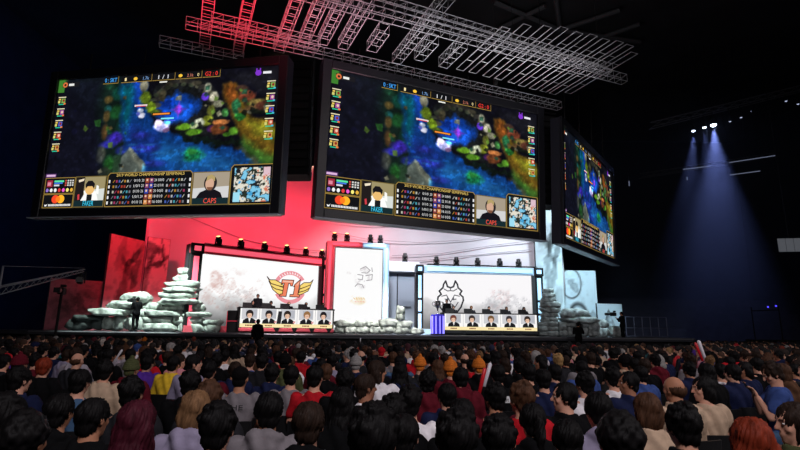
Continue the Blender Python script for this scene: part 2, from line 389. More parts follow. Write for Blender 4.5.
#SECTION screens
# ------------------------------------------------------------------ hanging video screens
SW, SH = 11.0, 6.1875
POSES = [(-.5155, .393, 20.80, -.173, .036, -.012), (.0875, .361, 22.14, .410, .045, .0), (.396, .269, 30.1, .950, .045, .02)]
def pose_matrix(p): return frame_of((p[0]*p[2], p[2], CZ+p[1]*p[2]), p[3], p[4], p[5])
M1 = pose_matrix(POSES[0])
def g(cx, cy):                                   # a point of the left screen
    x, z = on(M1, 30+cx/2.648, 50+cy/2.648); return ((x+SW/2)/SW, (SH/2-z)/SH)
GH, GW = 190, 338
def game_picture():
    yy, xx = np.mgrid[0:GH, 0:GW]; U = xx/(GW-1); V = yy/(GH-1); asp = GW/GH
    n1 = fbm(GH, GW, 8, 3); n2 = fbm(GH, GW, 22, 9); n3 = fbm(GH, GW, 40, 17)
    img = np.ones((GH, GW, 3))*np.array([11, 11, 20.]); img += (n1-.5)[..., None]*np.array([6, 6, 18])
    def put(k, col, tex=.5, nn=n2):
        nonlocal img
        c = np.array(col, float)*(1+tex*2*(nn-.5))[..., None]; img = img*(1-k[..., None])+c*k[..., None]
    def poly(pts, col, al=1, soft=.012, tex=.4, nn=n2, wob=.05):
        P = [g(*p) for p in pts]; uu = U+(n1-.5)*wob; vv = V+(n2-.5)*wob*1.5; ins = np.zeros((GH, GW), bool); d = np.full((GH, GW), 9.)
        for (a, b) in zip(P, P[1:]+P[:1]):
            cond = ((a[1] > vv) != (b[1] > vv)) & (uu < (b[0]-a[0])*(vv-a[1])/((b[1]-a[1]) or 1e-9)+a[0]); ins ^= cond
            ex, ey = (b[0]-a[0])*asp, b[1]-a[1]; px_, py_ = (uu-a[0])*asp, vv-a[1]; t = np.clip((px_*ex+py_*ey)/(ex*ex+ey*ey+1e-9), 0, 1)
            d = np.minimum(d, np.hypot(px_-t*ex, py_-t*ey))
        k = np.clip(.5+np.where(ins, d, -d)/(2*soft), 0, 1)*al; put(k, col, tex, nn)
    def blob(x, y, rx, ry, col, al=1, soft=.5, tex=.5, nn=n2, wob=.7):
        u, v = g(x, y); rx /= 590.; ry /= 355.; d = np.sqrt(((U-u)/rx)**2+((V-v)/ry)**2)+(n2-.5)*wob
        put(np.clip((1-d)/soft+.3, 0, 1)*al, col, tex, nn)
    # woods
    poly([(85, 75), (270, 70), (260, 200), (230, 330), (190, 420), (180, 200)], (16, 34, 26), .8, .05)
    for x, y, rx, ry, c in ((215, 90, 22, 18, (24, 60, 42)), (235, 115, 22, 20, (14, 62, 50)), (205, 130, 14, 12, (70, 58, 30)), (228, 165, 24, 22, (22, 66, 32)), (205, 155, 10, 10, (30, 90, 90)),
                            (200, 175, 10, 16, (92, 74, 40)), (250, 200, 26, 30, (16, 56, 44)), (196, 215, 10, 22, (84, 60, 34)), (226, 232, 24, 18, (50, 34, 150)), (204, 250, 26, 10, (40, 40, 150)),
                            (186, 275, 12, 26, (66, 70, 60)), (208, 300, 18, 22, (28, 74, 30)), (195, 325, 18, 16, (50, 60, 44)), (240, 265, 18, 14, (30, 40, 110)), (90, 85, 10, 25, (60, 120, 40)), (115, 215, 8, 8, (24, 22, 100)), (118, 160, 5, 5, (20, 20, 80))):
        blob(x, y, rx, ry, c, .9)
    # river
    poly([(240, 85), (300, 80), (296, 130), (325, 195), (400, 232), (480, 250), (560, 262), (645, 320), (640, 345), (300, 345), (262, 290), (236, 200)], (12, 50, 112), 1, .02, .35)
    poly([(244, 90), (272, 86), (268, 150), (256, 220), (244, 180)], (8, 96, 100), .8, .03)
    poly([(272, 84), (300, 80), (296, 120), (285, 160)], (22, 70, 190), .8, .02)
    poly([(340, 240), (470, 262), (600, 300), (610, 330), (420, 325), (330, 290)], (24, 84, 140), .75, .05, .35, n1)
    poly([(250, 200), (330, 215), (330, 285), (262, 270)], (26, 44, 128), .6, .04)
    for x, y, rx, ry in ((300, 260, 40, 12), (290, 225, 22, 10), (330, 300, 30, 10)): blob(x, y, rx, ry, (44, 44, 150), .6, .8)
    for i in range(14): blob(270+22*i, 250+5*i+10*math.sin(i*2.3), 16, 4, (36, 100, 160), .5, .8)
    # left rock outcrop at the bank
    poly([(222, 330), (240, 285), (262, 258), (304, 300), (296, 335)], (76, 84, 78), 1, .01, .3, wob=.03)
    poly([(262, 258), (304, 300), (296, 318), (266, 285)], (104, 108, 96), .9, .008, .3, wob=.02)
    poly([(205, 335), (222, 290), (245, 260), (236, 300), (225, 335)], (40, 66, 44), .9, .015)
    poly([(300, 300), (308, 304), (300, 330), (293, 330)], (70, 150, 190), .7, .01)
    # pit: black ring, blue pool
    poly([(318, 105), (350, 78), (410, 68), (462, 80), (500, 120), (512, 175), (480, 235), (400, 225), (350, 190), (326, 160)], (20, 22, 24), 1, .012, .6, n3)
    blob(388, 152, 60, 42, (14, 62, 160), 1, .35, .35); blob(400, 160, 34, 24, (28, 96, 225), .8, .7); blob(365, 140, 26, 14, (10, 40, 130), .7, .7)
    blob(392, 156, 10, 12, (205, 60, 225), 1, .8, .1, wob=.3); blob(392, 156, 3, 24, (130, 60, 220), .8, .6, 0, wob=0); blob(392, 156, 22, 4, (110, 60, 220), .8, .6, 0, wob=0)
    for a in range(0, 14):
        t = math.radians(170+a*14); x = 408+74*math.cos(t); y = 150+70*math.sin(t); blob(x, y, 13, 8, (66, 62, 50) if a % 2 else (42, 40, 38), .9, .4)
        x = 408+88*math.cos(t); y = 150+60*math.sin(t); blob(x, y, 8, 6, (50, 56, 42), .8, .4)
    # mossy bank and stones
    for x, y, rx, ry, c in ((300, 95, 12, 16, (120, 118, 100)), (304, 125, 16, 18, (98, 122, 30)), (318, 150, 14, 16, (112, 140, 30)), (330, 165, 12, 8, (76, 100, 30)), (350, 120, 10, 16, (58, 54, 40)),
                            (470, 98, 10, 14, (120, 120, 104)), (486, 120, 12, 14, (150, 146, 128)), (496, 142, 12, 10, (120, 120, 100)), (462, 122, 10, 10, (90, 50, 190)), (478, 160, 12, 16, (96, 100, 40)),
                            (468, 185, 14, 14, (120, 130, 36)), (446, 190, 14, 12, (200, 205, 180)), (432, 200, 12, 9, (150, 160, 120)), (405, 203, 20, 10, (96, 146, 34)), (430, 216, 22, 9, (74, 120, 30)), (478, 208, 12, 10, (66, 30, 90)),
                            (505, 190, 24, 8, (180, 110, 60)), (500, 208, 26, 14, (92, 50, 28)), (536, 214, 12, 12, (84, 140, 40)), (520, 222, 10, 6, (60, 110, 30)), (515, 165, 10, 12, (50, 100, 50))):
        blob(x, y, rx, ry, c, 1, .4, .5, n3)
    poly([(380, 215), (430, 232), (500, 238), (552, 232), (560, 244), (480, 252), (400, 236)], (12, 20, 16), .95, .008)
    # lane on the right
    poly([(508, 90), (548, 84), (566, 130), (582, 170), (650, 196), (650, 330), (612, 290), (566, 250), (545, 205), (528, 160)], (96, 74, 22), 1, .02, .5)
    poly([(512, 92), (545, 86), (556, 130), (530, 140)], (120, 64, 26), .9, .02)
    poly([(556, 175), (650, 205), (650, 245), (600, 225)], (112, 120, 30), .7, .03)
    poly([(556, 225), (610, 262), (650, 280), (645, 330), (600, 300), (560, 256)], (44, 92, 34), .8, .03)
    poly([(545, 250), (600, 290), (612, 318), (570, 268)], (88, 66, 34), .8, .02)
    for x, y, rx, ry, c in ((545, 150, 12, 22, (30, 88, 56)), (555, 175, 16, 10, (34, 110, 44)), (575, 120, 22, 16, (112, 54, 36)), (600, 140, 26, 14, (98, 84, 44)), (590, 155, 26, 9, (128, 96, 60)), (610, 160, 30, 7, (20, 26, 20)), (620, 145, 22, 12, (70, 38, 30)), (560, 100, 20, 10, (60, 40, 30))):
        blob(x, y, rx, ry, c, .95, .4, .6, n3)
    poly([(520, 62), (665, 40), (655, 150), (630, 130), (600, 105), (560, 85)], (22, 22, 28), .9, .03, .2)
    poly([(80, 76), (200, 70), (180, 110), (184, 330), (60, 330)], (15, 16, 28), .85, .05, .2)
    rg = random.Random(12)
    for _ in range(46):
        x = rg.choice([rg.gauss(215, 22), rg.gauss(590, 32), rg.gauss(470, 30)]); y = rg.uniform(90, 320) if x < 300 else (rg.uniform(100, 170) if x > 540 else rg.uniform(95, 225)); a = rg.uniform(4, 11); t = rg.uniform(0, 3); cl = rg.choice([(36, 84, 34), (24, 60, 46), (92, 78, 48), (120, 118, 96), (14, 18, 16), (14, 18, 16), (70, 96, 34)])
        poly([(x+a*math.cos(t+q)*rg.uniform(.6, 1.3), y+a*math.sin(t+q)*rg.uniform(.6, 1.3)) for q in (0, 1.5, 2.9, 4.6)], cl, .85, .004, .5, n3, .015)
    blob(430, 276, 30, 20, (20, 104, 66), 1, .5, .7, n3); blob(428, 268, 14, 8, (50, 140, 60), .8, .6)
    # champions in the pool
    for x, y, rx, ry, c in ((346, 200, 20, 15, (190, 190, 250)), (340, 192, 12, 10, (240, 220, 255)), (358, 212, 9, 7, (120, 90, 130)), (290, 160, 9, 7, (190, 200, 220)), (294, 172, 10, 8, (225, 225, 240)), (284, 168, 6, 6, (90, 100, 200)), (360, 190, 10, 6, (80, 190, 230))):
        blob(x, y, rx, ry, c, .95, .4, .5, n3, .9)
    nh = fbm(GH, GW, 34, 77); nl = fbm(GH, GW, 14, 78); ed = np.abs(nh-.5)*2
    img *= (1+.8*(nh-.5)+.7*(nl-.5))[..., None]; img *= (.86+.2*np.clip(ed*3, 0, 1))[..., None]
    return np.clip(img*1.08, 0, 255)
def screen_art():
    c = Canvas(); c.grid(game_picture(), -SW/2, -SH/2, SW/2, SH/2, 0.0)
    X = lambda u: (u-.5)*SW; Z = lambda v: (.5-v)*SH
    R = lambda u0, v0, u1, v1, col, y=None: c.rect(X(u0), Z(v1), X(u1), Z(v0), col, y)
    GOLD = (150, 122, 58); INK = (16, 17, 20)
    def bars(xc, yc, wpx, hpx, col): u, v = g(xc, yc); R(u-wpx/1180, v-hpx/700, u+wpx/1180, v+hpx/700, col)
    for q in ((292, 146, 34, 5, (220, 200, 200)), (292, 148, 26, 2, (200, 40, 40)), (347, 168, 50, 8, (50, 24, 16)), (346, 168, 44, 4, (235, 140, 50)), (362, 180, 34, 4, (120, 220, 240)), (368, 186, 30, 3, (60, 90, 220))): bars(*q)
    # top bar
    for a, b in ((.215, .285), (.3, .44), (.445, .545), (.55, .665), (.67, .745)):
        R(a, .0, b, .052, INK); c.line([(X(a), Z(.052)), (X(b), Z(.052))], .03, GOLD)
        c.line([(X(b), Z(.0)), (X(b), Z(.052))], .02, GOLD)
    c.text('0 : SKT', X(.222), Z(.042), .62, .2, (70, 170, 255)); c.text('G2 : 0', X(.68), Z(.042), .6, .2, (240, 60, 50))
    c.text('1 / 1', X(.47), Z(.042), .5, .19, (225, 225, 230)); R(.478, .062, .512, .072, (230, 230, 220))
    for u, t, col in ((.315, '1', (240, 220, 160)), (.40, '1.7k', (120, 160, 210)), (.60, '2.1k', (200, 120, 100)), (.645, '0', (240, 220, 160))): c.text(t, X(u), Z(.04), .09 if len(t) == 1 else .3, .15, col)
    for u in (.365, .57): c.disc(X(u), Z(.027), .1, .08, (240, 190, 60), n=10)
    # corner badges
    R(0, 0, .03, .1, (58, 120, 44)); R(.02, .02, .1, .06, (24, 24, 28)); c.disc(X(.032), Z(.04), .13, .13, (210, 110, 60), n=12); c.disc(X(.032), Z(.04), .06, .06, (30, 20, 20), n=10)
    R(.05, .032, .075, .05, (225, 225, 220)); c.disc(X(.91), Z(.045), .15, .14, (120, 50, 190), n=8); R(.9, .01, .905, .03, (120, 50, 190)); R(.915, .01, .92, .03, (120, 50, 190)); R(.93, .037, .965, .055, (220, 220, 225))
    rr = random.Random(3)
    for side in (0, 1):
        for k in range(5):
            v = (.135 if side == 0 else .11)+k*.092; u = .008 if side == 0 else .95; col = [(120, 160, 80), (150, 80, 150), (70, 90, 190), (190, 80, 60), (190, 150, 80)][k]
            R(u, v, u+.036, v+.007, (225, 215, 180)); R(u+.002, v+.014, u+.012, v+.026, (225, 190, 90)); R(u+.0, v+.03, u+.01, v+.05, (205, 200, 110)); R(u+.016, v+.014, u+.034, v+.05, col)
            c.disc(X(u+.026), Z(v+.03), .06, .07, (225, 190, 165) if k % 2 else (140, 40, 30), n=8); R(u+.004, v+.056, u+.03, v+.063, (40, 190, 150)); R(u+.028, v+.05, u+.037, v+.062, (60, 180, 200) if side else (230, 120, 60))
    # lower left: item panel and sponsor panel
    R(.0, .735, .05, .765, (70, 40, 90)); R(.004, .742, .046, .757, (210, 170, 210))
    R(.003, .768, .142, .885, INK); c.frame(X(.003), Z(.885), X(.142), Z(.768), .03, GOLD)
    R(.012, .785, .038, .835, (150, 40, 60)); R(.014, .8, .03, .825, (210, 130, 150)); R(.045, .787, .09, .8, (90, 220, 160)); R(.045, .803, .085, .812, (70, 120, 230)); R(.045, .818, .07, .83, (210, 210, 220))
    for i in range(4):
        for j in range(3): R(.096+i*.011, .785+j*.017, .103+i*.011, .796+j*.017, (200, 80, 70) if i == 0 else (210, 210, 205))
    for i, col in enumerate(((140, 110, 200), (230, 230, 230), (235, 235, 235), (220, 60, 60), (230, 90, 200), (240, 230, 120), (220, 170, 60))): c.disc(X(.016+i*.019), Z(.86), .075, .09, col, n=8)
    R(.003, .892, .142, .99, INK); c.frame(X(.003), Z(.99), X(.142), Z(.892), .03, GOLD)
    c.disc(X(.06), Z(.927), .19, .19, (235, 70, 40), n=28); c.disc(X(.085), Z(.927), .19, .19, (250, 175, 40), n=28)
    c.face([(X(.0725)+.115*math.sin(PI*s/8)*sgn, Z(.927)+.135*math.cos(PI*s/8)) for sgn, rg in ((1, range(0, 9)), (-1, range(7, 0, -1))) for s in rg], (250, 120, 30))
    c.face([(X(.012), Z(.965)), (X(.02), Z(.97)), (X(.026), Z(.958)), (X(.022), Z(.978)), (X(.014), Z(.98))], (240, 240, 240))
    for i in range(17): R(.03+i*.0062, .964, .0345+i*.0062, .979, (225, 225, 225))
    # player cameras
    def portrait(u0, u1, v0, v1, name, col, kind):
        R(u0-.004, v0-.006, u1+.004, .992, (110, 94, 50)); R(u0, v0, u1, v1, (150, 138, 100) if kind == 0 else (158, 146, 128)); w = u1-u0; h = v1-v0
        P = lambda a, b: (X(u0+a*w), Z(v0+b*h))
        if kind == 0:
            c.face([P(0, .0), P(.3, 0), P(.3, 1), P(0, 1)], (30, 26, 26)); c.face([P(.08, .12), P(.28, .06), P(.26, .16), P(.1, .22)], (230, 215, 190)); c.face([P(.55, .55), P(1, .5), P(1, 1), P(.55, 1)], (205, 210, 205))
            c.face([P(.22, 1), P(.34, .7), P(.5, .55), P(.72, .62), P(.82, 1)], (240, 240, 238)); c.face([P(.42, .74), P(.6, .74), P(.6, 1), P(.42, 1)], (25, 28, 30)); c.face([P(.1, .75), P(.16, .72), P(.18, .95), P(.12, .97)], (200, 60, 70))
            c.face([P(.72, .35), P(.8, .4), P(.82, .75), P(.72, .7)], (238, 238, 235)); c.face([P(.3, .6), P(.42, .5), P(.44, .64), P(.34, .8)], (238, 238, 235))
            c.disc(*P(.5, .5), .24, .27, (225, 180, 110)); c.face([P(.36, .5), P(.34, .3), P(.42, .16), P(.56, .16), P(.66, .3), P(.64, .52), P(.58, .4), P(.42, .4)], (22, 20, 24))
        else:
            c.face([P(0, .62), P(1, .55), P(1, 1), P(0, 1)], (200, 200, 200)); c.face([P(.1, 1), P(.2, .78), P(.4, .66), P(.62, .68), P(.78, .8), P(.84, 1)], (20, 18, 24))
            c.disc(*P(.48, .42), .3, .36, (40, 36, 38)); c.disc(*P(.46, .45), .2, .28, (200, 160, 135)); c.face([P(.36, .34), P(.38, .14), P(.5, .08), P(.6, .18), P(.6, .36), P(.5, .24)], (170, 150, 100)); c.face([P(.38, .58), P(.56, .58), P(.52, .7), P(.42, .7)], (120, 80, 60))
        R(u0, v1, u1, .986, (20, 40, 44)); c.text(name, X(u0+.32*w), Z(.98), w*SW*.36, .22, col)
    portrait(.148, .282, .768, .942, 'FAKER', (60, 200, 235), 0); portrait(.672, .822, .762, .942, 'CAPS', (240, 80, 60), 1)
    # scoreboard
    c.face([(X(a), Z(b)) for a, b in ((.292, .99), (.292, .765), (.302, .745), (.655, .745), (.665, .765), (.665, .99))], INK)
    c.line([(X(a), Z(b)) for a, b in ((.292, .99), (.292, .765), (.302, .745), (.655, .745), (.665, .765), (.665, .99))], .035, GOLD, closed=True)
    c.text('2019 WORLD CHAMPIONSHIP SEMIFINALS', X(.33), Z(.772), SW*.3, .13, (222, 190, 100))
    PAL = [(210, 80, 60), (90, 120, 220), (220, 220, 225), (220, 160, 60), (90, 190, 210), (200, 70, 120), (150, 150, 160), (230, 230, 210)]
    for k in range(5):
        v = .79+k*.039
        R(.298, v+.006, .305, v+.028, (225, 225, 225)); R(.653, v+.006, .66, v+.028, (225, 225, 225))
        for i in range(7):
            PQ = [int(q*.75) for q in PAL[rr.randrange(8)]]; (R(.318+i*.0125, v+.008, .3255+i*.0125, v+.026, PQ) if (i+k) % 3 else c.line([(X(.318+i*.0125), Z(v+.026)), (X(.325+i*.0125), Z(v+.008))], .03, PQ)); PQ = [int(q*.75) for q in PAL[rr.randrange(8)]]; (R(.555+i*.0125, v+.008, .5625+i*.0125, v+.026, PQ) if (i*2+k) % 3 else c.line([(X(.555+i*.0125), Z(v+.026)), (X(.562+i*.0125), Z(v+.008))], .03, PQ))
        c.text('%d/%d/%d' % (k % 2, (k+1) % 2, k % 2), X(.412), Z(v+.024), .3, .12, (215, 215, 215)); c.text('0/%d/0' % (k % 2), X(.518), Z(v+.024), .28, .12, (215, 215, 215))
        c.text(str(20+k*3), X(.446), Z(v+.024), .12, .12, (215, 215, 215)); c.text(str(24-k*2), X(.502), Z(v+.024), .12, .12, (215, 215, 215))
        for u in (.463, .482):
            R(u, v, u+.016, v+.033, [(150, 70, 50), (120, 60, 110), (60, 70, 160), (130, 60, 60), (200, 130, 70)][(k+int(u > .47)) % 5]); R(u+.004, v+.006, u+.011, v+.02, (225, 190, 160))
    # little map
    c.face([(X(a), Z(b)) for a, b in ((.828, .99), (.828, .735), (.838, .715), (.998, .715), (.998, .99))], INK)
    c.line([(X(a), Z(b)) for a, b in ((.828, .99), (.828, .735), (.838, .715), (.997, .715), (.997, .99))], .035, GOLD, closed=True)
    H = 46; n = fbm(H, H, 7, 55); n9 = fbm(H, H, 12, 66); yy, xx = np.mgrid[0:H, 0:H]/(H-1); m = np.ones((H, H, 3))*np.array([30, 36, 40.])
    m[n > .43] = (215, 210, 195); m[n9 > .62] = (60, 150, 200); m[(n9 < .36)] = (40, 48, 40); m[(n < .33)] = (120, 190, 220)
    cr = (xx < .2) & (yy > .72); m[cr] = (150, 210, 230); m[(xx > .8) & (yy < .25)] = (210, 180, 190); m[(n9 > .56) & (n > .52) & (xx > .55)] = (200, 110, 80)
    m[((xx-.1)**2+(yy-.1)**2 < .006)] = (30, 30, 34)
    c.grid(m, X(.842), Z(.975), X(.988), Z(.735), None); return c
ART = screen_art(); PICMAT = attr_mat('screen_glow', 1.15)
pic = None
SLABEL = ['large hanging video screen on the left showing a game picture', 'large hanging video screen in the middle showing a game picture', 'steeply angled hanging video screen at right showing a game picture']
for i, p in enumerate(POSES):
    Mx = pose_matrix(p); r = empty('video_screen', None, SLABEL[i], 'screen', 'hanging video screens', M=Mx)
    b = .40; m = MB()
    m.box((0, .30, 0), (SW+2*b, .5, SH+2*b-.1))
    m.build('cabinet', mat('cabinet_side', (40, 42, 54), .5), r)
    m = MB()
    for x, z, dx, dz in ((-(SW+b)/2, 0, b, SH+2*b), ((SW+b)/2, 0, b, SH+2*b), (0, (SH+b)/2, SW, b), (0, -(SH+b)/2, SW, b)): m.box((x, -.02, z), (dx, .14, dz), bev=.02)
    m.build('frame', CABINET, r)
    if pic is None: pic = ART.build('picture', PICMAT, r); pic.location = (0, .045, 0)
    else: q = pic.copy(); COL.objects.link(q); q.parent = r
    for sx in (-.38, -.12, .14, .4):
        h = MB(); h.tube((sx*SW, .3, SH/2+b), (sx*SW, .3, SH/2+b+(1.0 if i < 2 else 3)), .03); h.box((sx*SW, .3, SH/2+b+.08), (.25, .3, .16)); h.build('hanging_bracket', BLACK, r)
    tr = MB(); tr.box((0, .0, -(SH/2+b+.03)), (SW+2*b, .5, .05)); tr.build('bottom_trim', mat('pale_trim', (150, 156, 170), .4), r)

# ------------------------------------------------------------------ line arrays
def line_array(px0, py0, px1, py1, Y, n, w_, yaw, label, curve=.5):
    top = at(px0, py0, Y); bot = at(px1, py1, Y); r = empty('hanging_speaker_array', (bot.x, bot.y, bot.z), label, 'speaker', 'curved speaker arrays between the screens', rz=yaw)
    H = top.z-bot.z; h = H/n
    for k in range(n):
        z = H-(k+.5)*h; t = (k/n)**2; y = curve*t; m = MB(); A = Matrix.Rotation(-.28*t, 3, 'X')
        m.box((0, y, z), (w_, .75, h*.93), A, bev=.03); m.box((0, y-.36, z), (w_*.86, .05, h*.7), A, 1)
        for s in (-1, 1): m.box((s*w_*.52, y, z), (.05, .5, h*.99), A)
        m.build('speaker_cabinet', [MATTE, mat('speaker_grille', (16, 16, 18), .6)], r)
    f = MB(); f.box((0, 0, H+.1), (w_*.9, .9, .12)); f.tube((0, 0, H+.15), (0, 0, 29.95-bot.z), .03); f.build('flying_frame', BLACK, r)
line_array(303, 58, 295.5, 176, 24.6, 15, 1.25, -.05, 'long black speaker array hanging between the left and middle screens')
line_array(553, 118, 549, 206, 27.5, 13, 1.05, .25, 'black curved speaker array hanging between middle and right screens')

# ------------------------------------------------------------------ lighting trusses
PSI = .41; TA = Vector((math.cos(PSI), math.sin(PSI), 0)); TB = Vector((-math.sin(PSI), math.cos(PSI), 0)); TZ = 13.6
def truss(s0, t0, s1, t1, label, w_=.36, z=TZ, step=.42, r=.015, flat=False):
    a = TA*s0+TB*t0; b = TA*s1+TB*t1; d = (b-a); L = d.length; d.normalize(); nrm = Vector((-d.y, d.x, 0))
    root = empty('lighting_truss', (a.x, a.y, z), label, 'truss', 'ceiling rig trusses'); up = Vector((0, 0, 1))
    c = MB()
    for i in (-1, 1):
        for j in ((1,) if flat else (-1, 1)): o = nrm*(i*w_/2)+up*(j*w_/2); c.tube(o, o+d*L, r, None, 6)
    if not flat: c.build('chords', STEEL, root)
    m = MB(); n = max(2, int(L/step)); P = lambda i, j, k: nrm*(i*w_/2)+up*(j*w_/2)+d*(L*k/n)
    for k in range(n+1):
        if flat: m.tube(P(-1, 1, k), P(1, 1, k), r*.8, None, 4); continue
        m.tube(P(-1, -1, k), P(1, -1, k), r*.7, None, 4); m.tube(P(-1, 1, k), P(1, 1, k), r*.7, None, 4)
        for i in (-1, 1): m.tube(P(i, -1, k), P(i, 1, k), r*.6, None, 4)
        if k < n: m.tube(P(-1, -1, k), P(-1, 1, k+1), r*.55, None, 4)
    if flat: m.v += c.v; m.f += [tuple(q+len(m.v)-len(c.v) for q in f) for f in c.f]; m.m += c.m; m.build('ladder_frame', STEEL, root); return root
    m.build('bracing', STEEL, root); return root
truss(-.8, 19.7, 17.6, 19.35, 'longest front truss running just above the middle screen')
truss(0.1, 19.0, 4.4, 18.9, 'short red-lit truss doubling the front truss at its left end')
truss(-.2, 16.05, 18.4, 15.8, 'long rear truss ladder crossing the top of the rig')
truss(4.6, 15.2, 17.0, 15.3, 'slim outer truss parallel to the rear ladder', .3)
truss(-1.8, 21.6, 1.6, 21.5, 'dim red truss reaching left behind the left screen top')
WORDS = ['first', 'second', 'third', 'fourth', 'fifth', 'sixth', 'seventh', 'eighth', 'ninth', 'tenth', 'eleventh', 'twelfth', 'thirteenth', 'fourteenth', 'fifteenth', 'sixteenth', 'seventeenth', 'eighteenth', 'nineteenth', 'twentieth', 'twenty-first', 'twenty-second']
for k, (s, t0, t1, w_) in enumerate([(-.05, 21.6, 17.8, .42), (1.35, 21.6, 14.5, .42), (3.0, 20.6, 13.5, .42), (3.85, 19.4, 13.2, .42), (4.6, 19.2, 13.6, .42), (5.5, 19.2, 15.9, .42), (6.7, 18.8, 17.3, .45), (8.1, 19.3, 13.0, .42), (8.9, 18.6, 17.1, .45), (10.2, 18.7, 16.9, .45),
        (11.4, 19.2, 15.4, .4), (12.1, 19.2, 14.9, .4), (12.9, 19.2, 14.6, .4), (13.6, 19.2, 14.4, .4), (14.4, 19.2, 14.4, .4), (15.1, 19.3, 14.3, .4), (15.8, 19.3, 14.3, .4), (16.5, 19.3, 14.2, .4), (17.1, 19.3, 14.2, .4), (17.8, 18.9, 14.6, .4)]):
    hue = 'red-lit' if k < 5 else ('pinkish' if k < 8 else 'grey')
    truss(s, t0, s, t1, '%s cross truss, %s from the left end of the front truss' % (hue, WORDS[k]), w_, z=TZ+(.39 if k % 2 else .37), step=.45 if k < 10 else .9, r=.015 if k < 10 else .021, flat=k > 9)
# hanging motors / cables to the ceiling
for k, (s, t) in enumerate(((1.35, 16), (5.5, 19.6), (8.1, 16), (12.1, 15.9), (13.6, 19.4), (17.1, 16))):
    p = TA*s+TB*t; m = MB(); m.tube((0, 0, .3), (0, 0, 30-TZ), .012, None, 5); m.box((0, 0, .55), (.22, .22, .4), bev=.03)
    o = m.build('chain_hoist', MATTE); o.location = (p.x, p.y, TZ); tag(o, 'black chain hoist holding the rig, %s from the left' % WORDS[k], 'hoist', 'chain hoists over the rig')
# right-hand hall truss with lamps
def wtruss(A, B, label, w_=.7, r=.05):
    d = (B-A).normalized(); up = Vector((0, 0, 1)); nn = d.cross(up).normalized(); root = empty('lighting_truss', A, label, 'truss', 'hall trusses'); L = (B-A).length; c = MB()
    for o in (nn*(-w_/2), nn*(w_/2), up*w_*.8): c.tube(o, o+d*L, r, None, 6)
    for k in (.2, .5, .8): q = d*(L*k); MB().tube(q+up*w_*.8, q+up*(29.95-A.z-q.z), .02, None, 5).build('hanging_wire', MATTE, root)
    c.build('chords', mat('dull_steel', (120, 120, 125), .6, .4), root); m = MB(); n = int(L/1.2)
    for k in range(n):
        p = d*(L*k/n); q = d*(L*(k+1)/n); m.tube(p-nn*w_/2, q+up*w_*.8, r*.6, None, 4); m.tube(p+up*w_*.8, q+nn*w_/2, r*.6, None, 4)
    m.build('bracing', MATS['dull_steel'], root)
wtruss(at(651, 128, 45), at(812, 88, 45), 'dark hall truss over the seats on the right')
wtruss(at(640, 178, 60), at(775, 157, 60), 'faint far truss with thin lit strips on the right')
BEAMM = mat('lamp_lens', (215, 225, 255), em=9)
def par(P, r_, label, m=BEAMM, e=None):
    root = empty('spotlight', P, label, 'spotlight', 'small spotlights on the hall truss')
    MB().lathe([(0, .55), (r_*.7, .5), (r_*1.1, .0), (r_*1.1, -.05), (r_*1.0, -.05), (r_*.95, .0)]).build('housing', MATTE, root, True)
    MB().ell((0, 0, -.03), (r_*.95, r_*.95, r_*.75), 16, 10).build('lens', m, root, True)
    MB().tube((0, 0, .5), (0, 0, 29.95-P.z), .03).build('hanger', MATTE, root)
LL = ['leftmost bright spotlight with a blue beam on the hall truss', 'middle of the three bright spotlights on the hall truss', 'brightest spotlight throwing the wide blue beam over the seats']
for k, (px, py, rr_) in enumerate(((693.4, 130.4, .16), (704.4, 127, .17), (713.4, 124.4, .28))): par(at(px, py, 45), rr_, LL[k])
DIM = mat('dim_lens', (150, 160, 190), em=1.6)
for k, (px, py, l) in enumerate(((741, 117, 'small bright lamp right of the wide blue beam'), (730, 121, 'dim lamp just right of the wide blue beam'), (786, 100.6, 'small lamp near the right end of the hall truss'), (798, 103.6, 'tiny lamp at the far right end of the hall truss'), (751, 111, 'faintest lamp in the middle of the hall truss'))): par(at(px, py, 45), .11 if k != 4 else .05, l, DIM)
STRIP = mat('lit_strip', (120, 130, 160), em=.6)
for k, (a, b, l) in enumerate((((683, 169.4), (711, 166), 'thin lit strip left of the far truss middle'), ((729, 162.6), (775, 155.6), 'longest thin lit strip at the right of the far truss'), ((730, 175), (760, 171), 'thin lit strip hanging below the far truss'), ((629, 181), (629.3, 186), 'tiny upright light tick beside the right screen'), ((687, 177), (687.3, 180), 'tiny upright light tick below the blue beam lamps'))):
    q = at(*a, 58); q2 = at(*b, 58); r = empty('light_strip', q, None); MB().tube((0, 0, 0), q2-q, .055, None, 6).build('tube', STRIP, r); m = MB(); m.tube((0, 0, 0), (0, 0, 29.95-q.z), .012, None, 4); m.tube(q2-q, (q2.x-q.x, q2.y-q.y, 29.95-q.z), .012, None, 4); m.build('hanging_wire', MATTE, r); tag(r, l, 'light', 'thin lit strips')
A = at(790, 245, 44); sgn = empty('lit_sign', A, 'small dim rectangular lit board high on the right', 'sign', rz=-.2)
MB().box((0, .08, 0), (2.0, .14, 1.3), bev=.03).build('housing', BLACK, sgn); m = MB()
for i in range(3): m.box((-.64+i*.64, 0, 0), (.6, .04, 1.2))
m.build('panels', mat('dim_panel', (120, 124, 132), em=.35), sgn)
MB().tube((0, .1, .6), (0, .1, 29.95-A.z), .03).build('hanger', BLACK, sgn)
for k, (px, py, l) in enumerate(((768, 307, 'tiny violet lamp above the right hand seats'), (776, 306, 'tiny violet lamp just right of its twin'))):
    o = MB().ell((0, 0, 0), (.07, .07, .07), 10, 6).build('beacon', mat('violet_lamp', (70, 60, 220), em=2)); o.location = at(px, py, 40.5); tag(o, l, 'lamp')
o = empty('control_desk', at(772, 331, 40.5)*1.0, 'dark lighting control desk among the far right seats', 'desk'); o.location.z = 0
